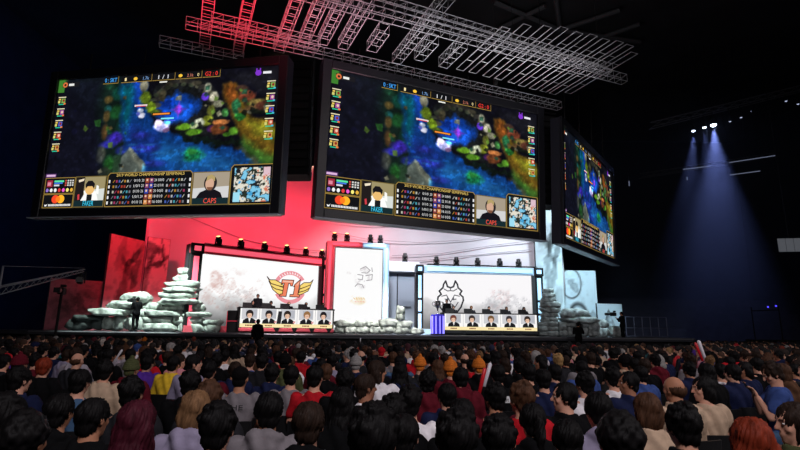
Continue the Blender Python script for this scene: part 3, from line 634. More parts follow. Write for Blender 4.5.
m = MB(); m.box((0, 0, 1.4), (3.6, 1.2, .1)); m.box((0, .2, .7), (3.4, .7, 1.4)); m.build('table', MATTE, o); m = MB(); m.tube((-1.2, .3, 1.4), (-1.2, .3, 4.0), .04); m.tube((1.0, .3, 1.4), (1.0, .3, 4.1), .04); m.tube((-1.2, .3, 3.7), (1.0, .3, 3.8), .04); m.build('lamp_frame', MATTE, o)

#SECTION stage sets
def panel_frame(pl, pr, Yl, Yr, z0=DZ):
    A = at(*pl, Yl); B = at(*pr, Yr); W = math.hypot(B.x-A.x, B.y-A.y); H = (A.z+B.z)/2-z0
    return frame_of((A.x, A.y, z0), math.atan2(B.y-A.y, B.x-A.x)), W, H
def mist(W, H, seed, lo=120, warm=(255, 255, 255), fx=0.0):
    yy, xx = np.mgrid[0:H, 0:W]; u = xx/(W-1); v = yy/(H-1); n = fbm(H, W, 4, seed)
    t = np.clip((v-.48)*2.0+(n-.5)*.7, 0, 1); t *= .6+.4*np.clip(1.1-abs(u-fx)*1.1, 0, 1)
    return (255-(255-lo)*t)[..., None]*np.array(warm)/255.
def ghost(img, cx, cy, rx, ry, seed, col=(150, 120, 120), al=.5, dens=.5):
    H, W, _ = img.shape; yy, xx = np.mgrid[0:H, 0:W]; u = xx/(W-1); v = yy/(H-1); n = fbm(H, W, 16, seed); n2 = fbm(H, W, 6, seed+5)
    d = np.sqrt(((u-cx)/rx)**2+((v-cy)/ry)**2)+(n2-.5)*1.3; k = np.clip((1-d)*3, 0, 1)*(np.clip((n-dens+.02)*5, 0, 1)*.55+np.clip(1-np.abs(n-dens+.03)*26, 0, 1)*.7)*al
    return img*(1-k[..., None])+np.array(col, float)*k[..., None]
BOARD = attr_mat('board_glow', 1.0)
FR_RED = mat('frame_lacquer_red', (232, 96, 110), .5); FR_BLUE = mat('frame_lacquer_blue', (190, 222, 245), .5)
GLR = mat('red_light_strip', (244, 92, 114), em=1.0); GLB = mat('blue_light_strip', (175, 222, 255), em=1.0)
SOFT = 0
def booth(pl, pr, Yl, Yr, tone, inner, art, label, depth=.6):
    M, W, H = panel_frame(pl, pr, Yl, Yr); r = empty('team_booth', None, label, 'display', M=M)
    glow = GLR if tone == 'red' else GLB; body = MATTE; fm = FR_RED if tone == 'red' else FR_BLUE
    (x0, z1), (x1, z1b) = on(M, *inner[0]), on(M, *inner[1]); z0 = .35; z1 = (z1+z1b)/2
    MB().box((W/2, depth/2+.1, H/2), (W, depth, H)).build('back_box', DGREY, r)
    top = MB(); top.box((W/2, -.02, (H+z1)/2), (W, .34, H-z1), mi=0, bev=.03); top.build('top_beam', fm, r)
    s = MB(); s.box((W/2, -.21, (H+z1)/2+.02), (W-1.5, .04, (H-z1)*.5)); s.build('light_bar', glow, r)
    for nm, xa, xb in (('left_post', 0, x0), ('right_post', x1, W)):
        m = MB(); m.box(((xa+xb)/2, -.02, z1/2), (xb-xa, .34, z1), bev=.03); m.build(nm, body, r)
        l = MB(); w_ = (xb-xa)*.42
        for (a, b) in ((.06, .33), (.37, .55), (.59, .96)): l.box(((xa+xb)/2, -.21, z1*(a+b)/2), (w_, .04, z1*(b-a)))
        l.build('light_bar', glow, r)
        cbx = MB(); cbx.box(((xa+xb)/2, -.22, (H+z1)/2), (xb-xa+.06, .1, H-z1+.05), bev=.02); cbx.build('corner_block', MATTE, r)
        c2 = MB(); c2.box(((xa+xb)/2, -.28, (H+z1)/2), ((xb-xa)*.55, .04, (H-z1)*.5)); c2.build('corner_light', glow, r)
    b_ = MB(); b_.box((W/2, -.1, z0/2), (W, .5, z0)); b_.build('base_ledge', fm, r)
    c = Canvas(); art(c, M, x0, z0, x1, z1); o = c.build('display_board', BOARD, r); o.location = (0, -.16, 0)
    k = MB(); k.box(((x0+x1)/2, -.08, (z0+z1)/2), (x1-x0, .12, z1-z0)); k.build('board_back', MATTE, r); 
    # dark return on the inner right side
    k = MB(); k.box((x1-.12, -.2, (z0+z1)/2), (.24, .12, z1-z0)); k.build('inner_return', mat('return_grey', (70, 72, 74), .4), r); return M, W, H
def art_left(c, M, x0, z0, x1, z1):
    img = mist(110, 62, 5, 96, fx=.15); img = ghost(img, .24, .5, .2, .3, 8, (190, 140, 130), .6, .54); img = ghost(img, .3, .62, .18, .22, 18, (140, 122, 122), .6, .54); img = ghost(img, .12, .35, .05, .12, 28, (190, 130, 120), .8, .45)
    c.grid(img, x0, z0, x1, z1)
    Q = lambda x, y: on(M, 260+x/9., 260+y/9.)
    PK = (238, 150, 158); cx, cy = 258, 248
    ring = lambda R, a0, a1, n=30: [Q(cx+R*math.cos(math.radians(a0+(a1-a0)*i/n)), cy-R*math.sin(math.radians(a0+(a1-a0)*i/n))) for i in range(n+1)]
    for a0, a1 in ((28, 152), (205, 335)):
        o = ring(147, a0, a1); i_ = ring(112, a0, a1)
        for k in range(len(o)-1): c.face([o[k], i_[k], i_[k+1], o[k+1]], PK, -.006)
    for k, t in enumerate(np.linspace(48, 132, 9)):
        a = math.radians(180-t); c.line([Q(cx+121*math.cos(a), cy-121*math.sin(a)), Q(cx+138*math.cos(a), cy-138*math.sin(a))], .045, (255, 245, 245), -.009)
        if 0 < k < 8: c.line([Q(cx+125*math.cos(a), cy-125*math.sin(a)), Q(cx+125*math.cos(a)+9, cy-125*math.sin(a)+2)], .04, (255, 245, 245), -.009)
    def shape(pts, fill, ink=(62, 24, 24), y=-.012, wd=.05): 
        P = [Q(*p) for p in pts]; c.face(P[::-1], fill, y); c.line(P, wd, ink, y-.003, True)
    GOLD = (250, 218, 120)
    # wings, feather by feather
    for f in ([(52, 150), (78, 180), (125, 180), (190, 215), (205, 245), (150, 232), (86, 212)], [(68, 190), (90, 214), (150, 232), (200, 250), (196, 276), (130, 262), (88, 234)], [(88, 234), (130, 262), (194, 278), (186, 325), (140, 300), (104, 268)]):
        shape(f, GOLD)
    for f in ([(466, 180), (440, 205), (385, 205), (350, 230), (345, 262), (392, 246), (446, 224)], [(446, 224), (392, 246), (344, 264), (338, 292), (396, 276), (436, 252)], [(434, 254), (396, 276), (336, 294), (322, 322), (372, 306), (420, 280)]):
        shape(f, GOLD)
    shape([(188, 178), (293, 184), (280, 236), (262, 234), (258, 214), (246, 212), (222, 330), (160, 326), (170, 308), (188, 306), (206, 212), (192, 212), (178, 224)], (240, 130, 96), (58, 24, 20), -.02)
    shape([(298, 226), (318, 206), (352, 178), (328, 312), (344, 314), (340, 335), (254, 331), (258, 311), (286, 312), (300, 240), (290, 242)], (242, 140, 104), (58, 24, 20), -.02)
    for pts in ([(196, 186), (284, 192), (281, 206), (190, 200)], [(342, 196), (318, 222), (316, 240), (338, 212)]): c.face([Q(*p) for p in pts][::-1], (246, 190, 168), -.027)
def art_right(c, M, x0, z0, x1, z1):
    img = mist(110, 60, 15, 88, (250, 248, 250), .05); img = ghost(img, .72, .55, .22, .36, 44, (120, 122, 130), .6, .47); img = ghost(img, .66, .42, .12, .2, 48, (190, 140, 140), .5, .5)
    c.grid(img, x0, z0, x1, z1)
    Q = lambda x, y: on(M, 390+x/5., 250+y/5.); INK = (40, 40, 48)
    half = [(300, 190), (285, 184), (276, 156), (266, 172), (262, 190), (244, 206), (254, 222), (238, 236), (236, 252), (248, 286), (268, 312), (290, 300)]
    mir = [(600-x, y) for x, y in half[::-1]]
    c.line([Q(*p) for p in half+mir], .11, INK, -.006)
    for pts in ([(268, 196), (286, 206), (300, 204), (314, 206), (332, 196)], [(256, 232), (280, 226), (300, 262), (320, 226), (344, 232)], [(272, 246), (288, 250), (284, 240)], [(328, 246), (312, 250), (316, 240)], [(262, 262), (280, 290), (320, 290), (338, 262)], [(286, 276), (300, 268), (314, 276), (300, 284), (286, 276)], [(300, 190), (300, 204)]):
        c.line([Q(*p) for p in pts], .06, (70, 70, 80), -.008)
    c.line([Q(240, 262), Q(218, 262), Q(226, 276), Q(240, 272)], .06, (150, 150, 130), -.008)
BM, BW, BH = booth((190.7, 243.5), (329.5, 259.5), 28, 34, 'red', ((201.9, 254), (320.5, 266.7)), art_left, 'wide red-framed display booth at left showing a winged T1 emblem')
GM, GWd, GHt = booth((416, 265.6), (541.4, 268.4), 34, 35, 'blue', ((423, 273.8), (533.4, 275.6)), art_right, 'wide blue-white framed display booth at right with a horned mask emblem')
# tall middle panel
TM, TW, THt = panel_frame((327.2, 240.8), (389, 244.5), 33, 34)
tw = empty('tall_display_panel', None, 'tall white display panel in a half red half blue frame, stage middle', 'display', M=TM)
(ix0, iz1), (ix1, _) = on(TM, 334.9, 247.2), on(TM, 383, 250)
MB().box((TW/2, .5, THt/2), (TW, .8, THt)).build('back_box', DGREY, tw)
PNK = mat('frame_pink', (240, 120, 135), .5, em=0)
m = MB(); m.box((ix0/2, 0, THt/2), (ix0, .4, THt), bev=.03); m.box((TW*.29, 0, (THt+iz1)/2), (TW*.55, .4, THt-iz1), bev=.03); m.build('red_frame', mat('frame_coral', (240, 130, 142), .5), tw)
m = MB(); m.box(((TW+ix1)/2, 0, THt/2), (TW-ix1, .4, THt), bev=.03); m.box((TW*.78, 0, (THt+iz1)/2), (TW*.44, .4, THt-iz1), bev=.03); m.build('blue_frame', FR_BLUE, tw)
m = MB(); m.box((TW*.29, -.22, (THt+iz1)/2), (TW*.42, .03, .16)); m.box((.22, -.22, THt*.6), (.14, .03, THt*.7)); m.build('red_light_bar', GLR, tw)
m = MB(); m.box((TW*.76, -.22, (THt+iz1)/2), (TW*.36, .03, .16)); m.box((TW-.2, -.22, THt*.55), (.14, .03, THt*.8)); m.build('blue_light_bar', GLB, tw)
c = Canvas(); img = np.ones((70, 46, 3))*253.; img = ghost(img, .58, .38, .16, .14, 91, (170, 160, 165), .8, .48); img = ghost(img, .3, .3, .14, .03, 92, (190, 180, 180), .6, .5); img = ghost(img, .5, .64, .2, .05, 93, (225, 190, 120), .8, .48)
c.grid(img, ix0, .2, ix1, iz1); c.line([(ix0, .2), (ix0, iz1), (ix1, iz1), (ix1, .2)], .09, (70, 70, 76), -.01)
Q = lambda x, y: on(TM, 300+x/3.75, 220+y/3.75)
for pts in ([(225, 185), (245, 175), (262, 190), (250, 200), (230, 198)], [(215, 205), (235, 208), (232, 225), (216, 222)], [(245, 210), (270, 205), (268, 225), (248, 228)], [(205, 250), (215, 240), (232, 243), (238, 255)], [(268, 180), (270, 195)]): c.line([Q(*p) for p in pts], .05, (150, 145, 150), -.008)
for x in range(200, 245, 9): c.line([Q(x, 292), Q(x+5, 298)], .05, (230, 190, 110), -.008)
for x in range(205, 240, 10): c.line([Q(x, 306), Q(x+5, 308)], .05, (235, 170, 150), -.008)
c.build('display_board', BOARD, tw).location = (0, -.12, 0)
# grey flats between the tower and the right booth
FM, FWd, FHt = panel_frame((389.5, 269.5), (416, 265.5), 36.2, 36.6)
fl = empty('stage_flat', None, 'pale grey wall flat between tall middle panel and right booth', 'panel', M=FM)
MB().box((FWd/2-.2, .15, FHt/2-.1), (FWd+.6, .3, FHt-.2)).build('panel', mat('flat_grey', (150, 160, 172), .7), fl)
MB().box((FWd/2-.2, -.1, FHt+.0), (FWd+.8, .5, .75), bev=.04).build('top_beam', mat('beam_white', (225, 230, 236), .5), fl)
m = MB(); m.box((FWd*.55, -.05, 1.9), (FWd*.5, .06, .06)); m.box((FWd*.3, -.05, FHt/2-.2), (.06, .06, FHt-.6)); m.build('panel_joint', DGREY, fl)

# ------------------------------------------------------------------ moving head lights on the frames
LENSW = mat('warm_lens', (255, 200, 110), em=5); LENSR = mat('red_lens', (255, 110, 110), em=1.5)
def head(P, lens, label, tilt=0, s=1.0):
    r = empty('moving_head_light', P, label, 'stage light', 'moving head lights along the display frames'); r.scale = (s, s, s)
    MB().box((0, 0, .07), (.34, .3, .14), bev=.02).build('base', MATTE, r)
    m = MB(); m.box((0, 0, .17), (.3, .12, .05)); 
    for q in (-1, 1): m.box((q*.15, 0, .3), (.04, .12, .26), bev=.01)
    m.build('yoke', MATTE, r)
    hh = MB().lathe([(0, -.16), (.1, -.15), (.125, -.05), (.12, .1), (.13, .2), (.12, .21)], n=18).build('lamp_head', BLACK, r, True); hh.location = (0, 0, .36); hh.rotation_euler = (-.5+tilt, 0, 0)
    l = MB().lathe([(0, .2), (.11, .205), (.1, .215), (0, .225)], n=18).build('lens', lens, r, True); l.location = hh.location; l.rotation_euler = hh.rotation_euler
def along(M, px, off, z):
    x, _ = on(M, px[0], px[1]); return M @ Vector((x, off, z))
def streak(P, aim, e=700, col=(1, .55, .3)): lamp('SPOT', 'head_beam', P+Vector((0, .35, .55)), aim, e, col, .04, 9, .7)
NM = ['first', 'second', 'third', 'fourth', 'fifth', 'sixth']
for k, p in enumerate(((220.5, 237.5), (243, 240), (266.7, 244), (289, 247), (308, 250), (324, 255))): head(along(BM, p, .25, BH), LENSW, '%s stage light from the left on top of the red booth' % NM[k], .9, 1.15)
for k, p in enumerate(((335, 236.7), (347.5, 237.6), (371, 239.5), (381, 240))): head(along(TM, p, .2, THt), LENSW if k < 2 else LENSR, '%s stage light from the left on the tall middle panel' % NM[k], .9 if k < 2 else .3, 1.1)
for k, p in enumerate(((437, 259.6), (457, 259.6), (478.4, 260.4), (500.6, 261.6), (519.6, 262.4))): head(along(GM, p, .2, GHt), LENSR, '%s stage light from the left on top of the blue booth' % NM[k], .2, 1.15)
head(along(FM, (404.6, 262), -.1, FHt+.38), LENSR, 'stage light on the white beam left of the blue booth', .2, 1.15)
for M_, W_, H_, l in ((BM, BW, BH, 'left'), (GM, GWd, GHt, 'right')):
    m = MB(); m.tube(M_ @ Vector((.8, .05, H_+.12)), M_ @ Vector((W_-.3, .05, H_+.12)), .025); m.tube(M_ @ Vector((.8, .42, H_+.12)), M_ @ Vector((W_-.3, .42, H_+.12)), .025)
    for k in range(6): m.tube(M_ @ Vector((.8+(W_-1.1)*k/5, .05, H_)), M_ @ Vector((.8+(W_-1.1)*k/5, .05, H_+.12)), .02)
    tag(m.build('mounting_rail', MATTE), 'thin black rail under the stage lights on the %s booth' % l, 'rail')

for k, p in enumerate(((220.5, 237.5), (243, 240), (266.7, 244), (289, 247), (308, 250))):
    P = along(BM, p, .25, BH); streak(P, (P.x+[.8, 1.6, 2.2, .2, -2][k], 38.2-max(0, -P.x-9)*.4, 13.8), 6000)

# ------------------------------------------------------------------ players' desks with portrait fronts
def desk(pl, pr, Yl, Yr, tone, pictures, label):
    M, W, H = panel_frame(pl, pr, Yl, Yr); r = empty('player_desk', None, label, 'desk', 'long player desks', M=M)
    MB().box((W/2, .5, H-.05), (W+.2, 1.1, .07), bev=.02).build('desk_top', MATTE, r)
    m = MB(); m.box((W/2, .06, H*.56), (W+.1, .1, H*.86)); m.box((-.02, .5, H/2), (.12, .9, H)); m.box((W+.02, .5, H/2), (.12, .9, H)); m.build('desk_body', MATTE, r)
    m = MB(); m.box((W/2, -.1, .17), (W+.05, .4, .2), bev=.04); m.build('front_ledge', FR_RED if tone == 'red' else MATTE, r)
    for k in range(5 if tone == 'red' else 4):
        x = W*(k+1)/(5.3 if tone == 'red' else 5); b = MB(); b.add([(x-.16, -.33, .3), (x+.16, -.33, .3), (x+.05, -.33, .05), (x-.05, -.33, .05), (x-.16, -.1, .3), (x+.16, -.1, .3), (x+.05, -.1, .05), (x-.05, -.1, .05)], [(0, 1, 2, 3), (7, 6, 5, 4), (0, 4, 5, 1), (1, 5, 6, 2), (2, 6, 7, 3), (3, 7, 4, 0)]); b.build('ledge_bracket', MATTE, r)
    c = Canvas(); z0 = .3; z1 = H-.03; c.rect(0.02, z0, W-.02, z1, (250, 248, 246), 0); c.rect(.02, z0, W-.02, z0+.2, (252, 232, 176), -.004); rr = random.Random(9 if tone == 'red' else 4)
    for k in range(5):
        w_ = W/5; x = w_*(k+.5); S = (z1-z0-.2)/1.0
        c.rect(x-w_*.4, z0+.5*S, x+w_*.38, z1-.06, (206, 206, 210), -.004); c.rect(x-w_*.2, z0+.6*S, x+w_*.36, z1-.12, (182, 184, 192), -.005)
        hair = [(40, 34, 34), (36, 32, 36), (44, 34, 30), (150, 110, 70), (30, 26, 30)] if tone == 'red' else [(110, 60, 50), (60, 50, 48), (120, 90, 60), (60, 54, 56), (50, 40, 36)]; hr = hair[k]; b = z0+.2
        jac = (26, 26, 30); tilt = (rr.random()-.5)*.1
        c.face([(x-.36, b), (x-.33, b+.2*S), (x-.14, b+.34*S), (x+.14, b+.34*S), (x+.33, b+.2*S), (x+.36, b)], jac, -.006)
        c.face([(x-.07, b+.36*S), (x, b+.06*S), (x+.07, b+.36*S)], (240, 238, 236), -.007)
        c.disc(x+tilt, b+.6*S, .2, .25*S, hr, -.008, 18); c.disc(x+tilt, b+.5*S, .125, .18*S, (232, 190, 164), -.010, 18); c.face([(x+tilt-.14, b+.6*S), (x+tilt-.1, b+.75*S), (x+tilt+.1, b+.75*S), (x+tilt+.14, b+.6*S), (x+tilt+.02, b+.64*S)], hr, -.012)
        for q in (-1, 1): c.rect(x+tilt+q*.05-.02, b+.5*S, x+tilt+q*.05+.02, b+.525*S, (40, 30, 30), -.013)
        if tone == 'red': c.face([(x+.3, b+.05), (x+.42, b+.05), (x+.42, b+.2*S), (x+.3, b+.15*S)], (232, 160, 160), -.0095)
        if k == 1 and tone == 'red': c.face([(x+.42, b), (x+.66, b), (x+.7, b+.8*S), (x+.5, b+.8*S)], (40, 40, 44), -.0099)
        for j in range(5): c.rect(x-.2+j*.08, z0+.06, x-.14+j*.08, z0+.14, (150, 90, 50), -.006)
        if k: c.line([(w_*k, z0+.2), (w_*k, z1)], .02, (170, 170, 174), -.006)
    c.build('portrait_front', BOARD, r).location = (0, -.002, 0)
    return M, W, H
DM, DW, DH = desk((240.5, 306.3), (333.2, 309.3), 27.6, 29.6, 'red', 0, 'long player desk with five portraits and red ledge, left side of stage')
EM, EW, EH = desk((444.3, 313.2), (536.8, 312.6), 30.6, 31.2, 'blue', 0, 'long player desk with five portraits and black ledge, right side of stage')
def monitor(M, x, H, label):
    P = M @ Vector((x, .75, H-.015)); r = empty('monitor', P, label, 'monitor', 'monitors on the player desks', rz=math.atan2(M[1][0], M[0][0]))
    MB().box((0, 0, .15), (.52, .04, .26), bev=.01).build('housing', BLACK, r)
    MB().box((0, .024, .15), (.48, .008, .22)).build('screen', mat('monitor_screen', (90, 120, 170), em=.8), r)
    m = MB(); m.box((0, .0, .01), (.26, .2, .02)); m.box((0, -.03, .07), (.05, .04, .12)); m.build('monitor_stand', BLACK, r)
for k in range(5):
    monitor(DM, DW*(k+.42)/5, DH, '%s monitor from the left on the red-ledge desk' % NM[k]); monitor(EM, EW*(k+.42)/5, EH, '%s monitor from the left on the black-ledge desk' % NM[k])
# cabinet at the left end of the red desk
A = at(233, 331, 28.0); r = empty('equipment_case', (A.x, A.y, DZ), 'black equipment case with red edges left of the left desk', 'case')
MB().box((0, .3, .6), (.75, .7, 1.2), bev=.03).build('case_body', BLACK, r); m = MB()
for x in (-.37, .37): m.box((x, -.06, .6), (.03, .02, 1.1))
m.box((0, -.06, .62), (.7, .02, .03)); m.build('edge_strip', mat('red_edge', (200, 50, 70), em=.5), r)
# trophy plinth
A = at(437.6, 337, 29.6); r = empty('trophy_plinth', (A.x, A.y, DZ), 'glowing violet-blue round plinth left of the right desk', 'plinth')
m = MB(); m.lathe([(.36, .05), (.36, 1.1), (.38, 1.12), (.38, 1.16), (0, 1.16)], n=24); m.build('drum', mat('violet_drum', (58, 50, 190), .25, em=.35), r, False)
m = MB()
for k in range(10): a = 2*PI*k/10; m.box((.37*math.cos(a), .37*math.sin(a), .58), (.06, .06, 1.0), Matrix.Rotation(a, 3, 'Z'))
m.build('light_rib', mat('violet_rib', (150, 140, 255), em=1.1), r); MB().lathe([(0, 0), (.42, 0), (.42, .06), (.36, .08)], n=24).build('foot', MATTE, r)
t = empty('trophy', (A.x, A.y, DZ+1.16), 'silver two-handled trophy cup standing on the violet plinth', 'trophy'); SILV = mat('silver', (225, 225, 230), .25, 1)
MB().lathe([(0, 0), (.14, 0), (.13, .05), (.05, .1), (.04, .25), (.07, .3), (.05, .34), (.16, .46), (.2, .62), (.17, .76), (.19, .8), (.15, .79), (0, .6)], n=24).build('cup', SILV, t, True)
for s in (-1, 1):
    m = MB(); m.path([(s*.17, 0, .72), (s*.27, 0, .74), (s*.31, 0, .64), (s*.27, 0, .52), (s*.16, 0, .48)], .02); m.build('handle', SILV, t)

# ------------------------------------------------------------------ stacked stones
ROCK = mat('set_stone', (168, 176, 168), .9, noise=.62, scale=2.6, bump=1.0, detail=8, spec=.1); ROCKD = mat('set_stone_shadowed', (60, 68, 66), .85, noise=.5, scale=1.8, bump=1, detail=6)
RB = mat('set_stone_blue', (170, 178, 176), .9, noise=.62, scale=2.6, bump=1, detail=8, spec=.1)
def stone(x0, x1, y0, y1, Y, m, label, group, seed, dep=1.0):
    A = at(x0, (y0+y1)/2, Y); B = at(x1, (y0+y1)/2, Y); T = at((x0+x1)/2, y0, Y); Bt = at((x0+x1)/2, y1, Y); c = (A+B)/2; c.z = (T.z+Bt.z)/2
    hx = abs(B.x-A.x)/2*1.03; hz = abs(T.z-Bt.z)/2*1.08; hy = min(max(hx*.75, .4), dep); rs = random.Random(seed)
    ph = [rs.uniform(0, 6) for _ in range(6)]
    e = MB().ell((0, 0, 0), (1, 1, 1), 26, 14, sq=.62); vs = []
    for v in e.v:
        x, y, z = v; n = .09*math.sin(3.1*x+ph[0])*math.cos(2.7*y+ph[1])+.05*math.sin(7*x+ph[2]+3*z)+.04*math.cos(9*y+5*z+ph[3])+.05*math.sin(13*x+ph[4])*math.sin(9*z+ph[5])+.05*abs(math.sin(5*x+ph[1]+2*z))-.02
        vs.append((x*hx*(1+n), y*hy*(1+n), z*hz*(1+n*1.6+.1*math.sin(2*x+ph[4]))))
    e.v = vs; o = e.build('stone', m, None, True); o.location = c; o.rotation_euler = (0, 0, rs.uniform(-.06, .06)); return tag(o, label, 'stone', group)
def course(lst, Y, m, where, group, dark=()):
    for k, s in enumerate(lst):
        x0, x1, y0, y1 = s[:4]; wd = (x1-x0); size = 'wide flat' if wd/(y1-y0) > 3.4 else ('chunky' if wd/(y1-y0) < 1.9 else 'oblong')
        stone(x0, x1, y0, y1, Y, ROCKD if k in dark else m, '%s grey stone, %s counting down the %s' % (size, WORDS[k], where), group, k*7+int(x0))
LS = [(178.8, 196.5, 268.3, 275), (182, 197, 274.6, 277), (174, 196.5, 276.4, 282), (168, 200, 281.7, 288.4), (163.7, 201, 288, 293.4), (162, 198.3, 292.6, 299.5), (162, 203, 299, 305), (145, 164.5, 303, 310.4), (164.5, 184, 304.4, 311), (184, 192, 305, 311.4), (192, 204.5, 304.8, 312), (148.5, 183, 310.4, 317), (183.5, 209, 311.8, 317.5),
      (145, 174.3, 316.6, 323.7), (174, 188, 317, 324.2), (188, 204.5, 317.3, 323.7), (204.5, 222, 320, 325), (145, 180, 323.6, 331.6), (180.3, 189.5, 324, 331.8), (189.5, 205.5, 324, 331.9), (205.5, 219, 324.6, 332)]
course([(a, b, c_, d, 331.0) for a, b, c_, d in LS], 28.4, ROCK, 'tall left stone tower', 'stones of the tall left tower')
LL2 = [(123.5, 150, 293, 303), (110, 146, 302, 309), (92, 133, 308.5, 316), (130, 150, 309, 317), (76, 105.5, 315.5, 321), (104.7, 116, 317.5, 329.6), (116, 126, 316, 329.4), (68, 93, 320.4, 329.3), (93, 104.7, 320.4, 329.3), (126, 136, 316.4, 329.6), (136, 147, 316.8, 330)]
course([(a, b, c_, d, 329.2) for a, b, c_, d in LL2], 28.2, ROCK, 'low stone pile at far left', 'stones of the low left pile', dark=(4, 7, 8))
MS = [(396.5, 405, 306.5, 314.3), (396, 404.5, 314, 319.8), (334.5, 354, 320.5, 327), (355, 366, 320.5, 327.5), (366, 379, 321.5, 327.5), (379, 397.5, 319.5, 326.6), (396, 412, 321, 327.6), (335, 345, 326.4, 333.3), (345, 356.6, 326.6, 333.5), (356, 369.4, 326.8, 333.5), (369, 381.6, 326.2, 333.5), (380, 395.5, 326.2, 333.6), (395, 411, 327, 333.8), (411, 424, 328.4, 334.2)]
course([(a, b, c_, d, 333.2) for a, b, c_, d in MS], 31.2, ROCK, 'low pile before the tall panel', 'stones below the tall middle panel')
RS = [(543.7, 553, 288.6, 293.4), (542.3, 554, 293, 298), (541.5, 556, 297.6, 302.8), (541, 561, 302, 307.7), (541, 559.6, 307.4, 312.8), (541.5, 557.5, 312.4, 317.7), (541, 558, 317.3, 321.8), (539, 557.8, 321.4, 326.5), (538, 557.8, 326, 331.2), (537, 557.8, 331, 336.2)]
course([(a, b, c_, d, 336.0) for a, b, c_, d in RS], 32.6, RB, 'narrow stone column at right', 'stones of the narrow right column')
RS2 = [(561, 588, 309.6, 318), (562.5, 595, 317.4, 323.4), (563, 586, 322.6, 327.2), (586, 596.5, 322.8, 331.4), (558, 566, 322, 330.8), (558, 566, 330.4, 336.4), (566, 577.5, 326.8, 336.4), (577.5, 587, 326.8, 336.6), (587, 596, 330.6, 336.6), (593, 608, 320.5, 328), (595.6, 609, 327.5, 336.6), (608.8, 622.5, 327, 336.6)]
course([(a, b, c_, d, 336.3) for a, b, c_, d in RS2], 32.2, RB, 'wide stone pile at far right', 'stones of the wide right pile')

# ------------------------------------------------------------------ camera jib and cameras at left
tip = at(84, 270.5, 21); mid = at(20, 284.5, 17.5); base = at(-14, 294, 15.6)
jr = empty('camera_crane', (base.x, base.y, 0), 'long grey camera crane boom reaching in from the left edge', 'camera crane'); b0 = base-Vector((base.x, base.y, 0)); t0 = tip-Vector((base.x, base.y, 0)); d = (t0-b0); up = Vector((0, 0, 1)); sd = d.cross(up).normalized()
GRM = mat('crane_grey', (120, 124, 130), .5, .3)
m = MB(); n = 16
for o0, o1 in ((up*.14+sd*.1, up*.05+sd*.04), (up*.14-sd*.1, up*.05-sd*.04), (-up*.14, -up*.05)): m.tube(b0+o0, t0+o1, .022, .016)
for k in range(n):
    f = k/n; f2 = (k+1)/n; s = 1-.65*f; m.tube(b0+d*f-up*.14*s, b0+d*(f+f2)/2+up*.14*s+sd*.1*s, .01, None, 5); m.tube(b0+d*(f+f2)/2+up*.14*s-sd*.1*s, b0+d*f2-up*.14*s, .01, None, 5)
m.build('boom', GRM, jr); m = MB(); m.tube(b0+up*.8+d*.1, t0+up*.1, .008, None, 4); m.tube(b0+up*.8+d*.1, b0+up*.1+d*.1, .03, None, 6); m.build('stay_cable', GRM, jr)
m = MB(); m.tube((b0.x, b0.y, 0), (b0.x, b0.y, b0.z), .09); m.box((b0.x, b0.y, .1), (1.2, 1.2, .2)); m.build('pedestal', MATTE, jr)
def tv_camera(name, P, label, yaw, s=1.0, post=None, hang=None):
    r = empty(name, P, label, 'camera', 'broadcast cameras', rz=yaw); r.scale = (s, s, s)
    MB().box((0, 0, 0), (.2, .42, .26), bev=.03).build('camera_body', MATTE, r); m = MB(); m.tube((0, -.2, 0), (0, -.5, 0), .07, .09, 14); m.box((0, -.52, 0), (.22, .1, .18)); m.build('camera_lens', BLACK, r)
    m = MB(); m.box((0, .1, .2), (.18, .14, .1), bev=.01); m.tube((0, .05, .12), (0, .05, .18), .02); m.build('viewfinder', MATTE, r)
    if hang: m = MB(); m.tube((0, 0, .13), (0, 0, hang), .03); m.box((.15, 0, .1), (.04, .1, .4)); m.box((0, 0, .3), (.34, .1, .05)); m.build('mount', MATTE, r)
    if post:
        m = MB(); m.tube((0, 0, -.13), (0, 0, -post+.6), .05)
        for a in (0, 2.1, 4.2): m.tube((0, 0, -post+.75), (.4*math.cos(a), .4*math.sin(a), -post), .02)
        m.build('tripod', MATTE, r)
    return r
tv_camera('remote_camera', tip+Vector((-.1, 0, -.42)), 'black remote camera head hanging from the crane tip', .5, 1.1, hang=.4)
P = at(62, 291, 23); tv_camera('studio_camera', P, 'black camera on a tall tripod before the far left banner', .3, 1.2, post=P.z/1.2)
# rail at the right end of the stage
m = MB(); P0 = at(627, 337, 38); P1 = at(668, 338, 38)
for z in (1.0, 1.6, 2.2, 3.0): m.tube((P0.x, 38, z), (P1.x, 38, z), .03)
for k in range(6): x = P0.x+(P1.x-P0.x)*k/5; m.tube((x, 38, 0), (x, 38, 3.0), .03)
tag(m.build('railing', mat('rail_steel', (110, 116, 140), .5, .4)), 'thin steel railing right of the stage in blue haze', 'railing')

#SECTION people
# ------------------------------------------------------------------ people: one continuous body surface each, clothes and hair as children
def remesh(mb, name, voxel, smooth=4, noise=None):
    me = mb.mesh('tmp'); o = bpy.data.objects.new('tmp', me); COL.objects.link(o)
    r = o.modifiers.new('r', 'REMESH'); r.mode = 'VOXEL'; r.voxel_size = voxel
    s = o.modifiers.new('s', 'SMOOTH'); s.factor = .5; s.iterations = smooth
    dg = bpy.context.evaluated_depsgraph_get(); out = bpy.data.meshes.new_from_object(o.evaluated_get(dg)); out.name = name
    bpy.data.objects.remove(o); bpy.data.meshes.remove(me)
    if noise:
        n = len(out.vertices); co = np.empty(n*3, np.float32); out.vertices.foreach_get('co', co); co = co.reshape(-1, 3); no = np.empty(n*3, np.float32); out.vertices.foreach_get('normal', no)
        co += no.reshape(-1, 3)*noise(co)[:, None]; out.vertices.foreach_set('co', co.ravel()); out.update()
    out.polygons.foreach_set('use_smooth', [True]*len(out.polygons)); return out
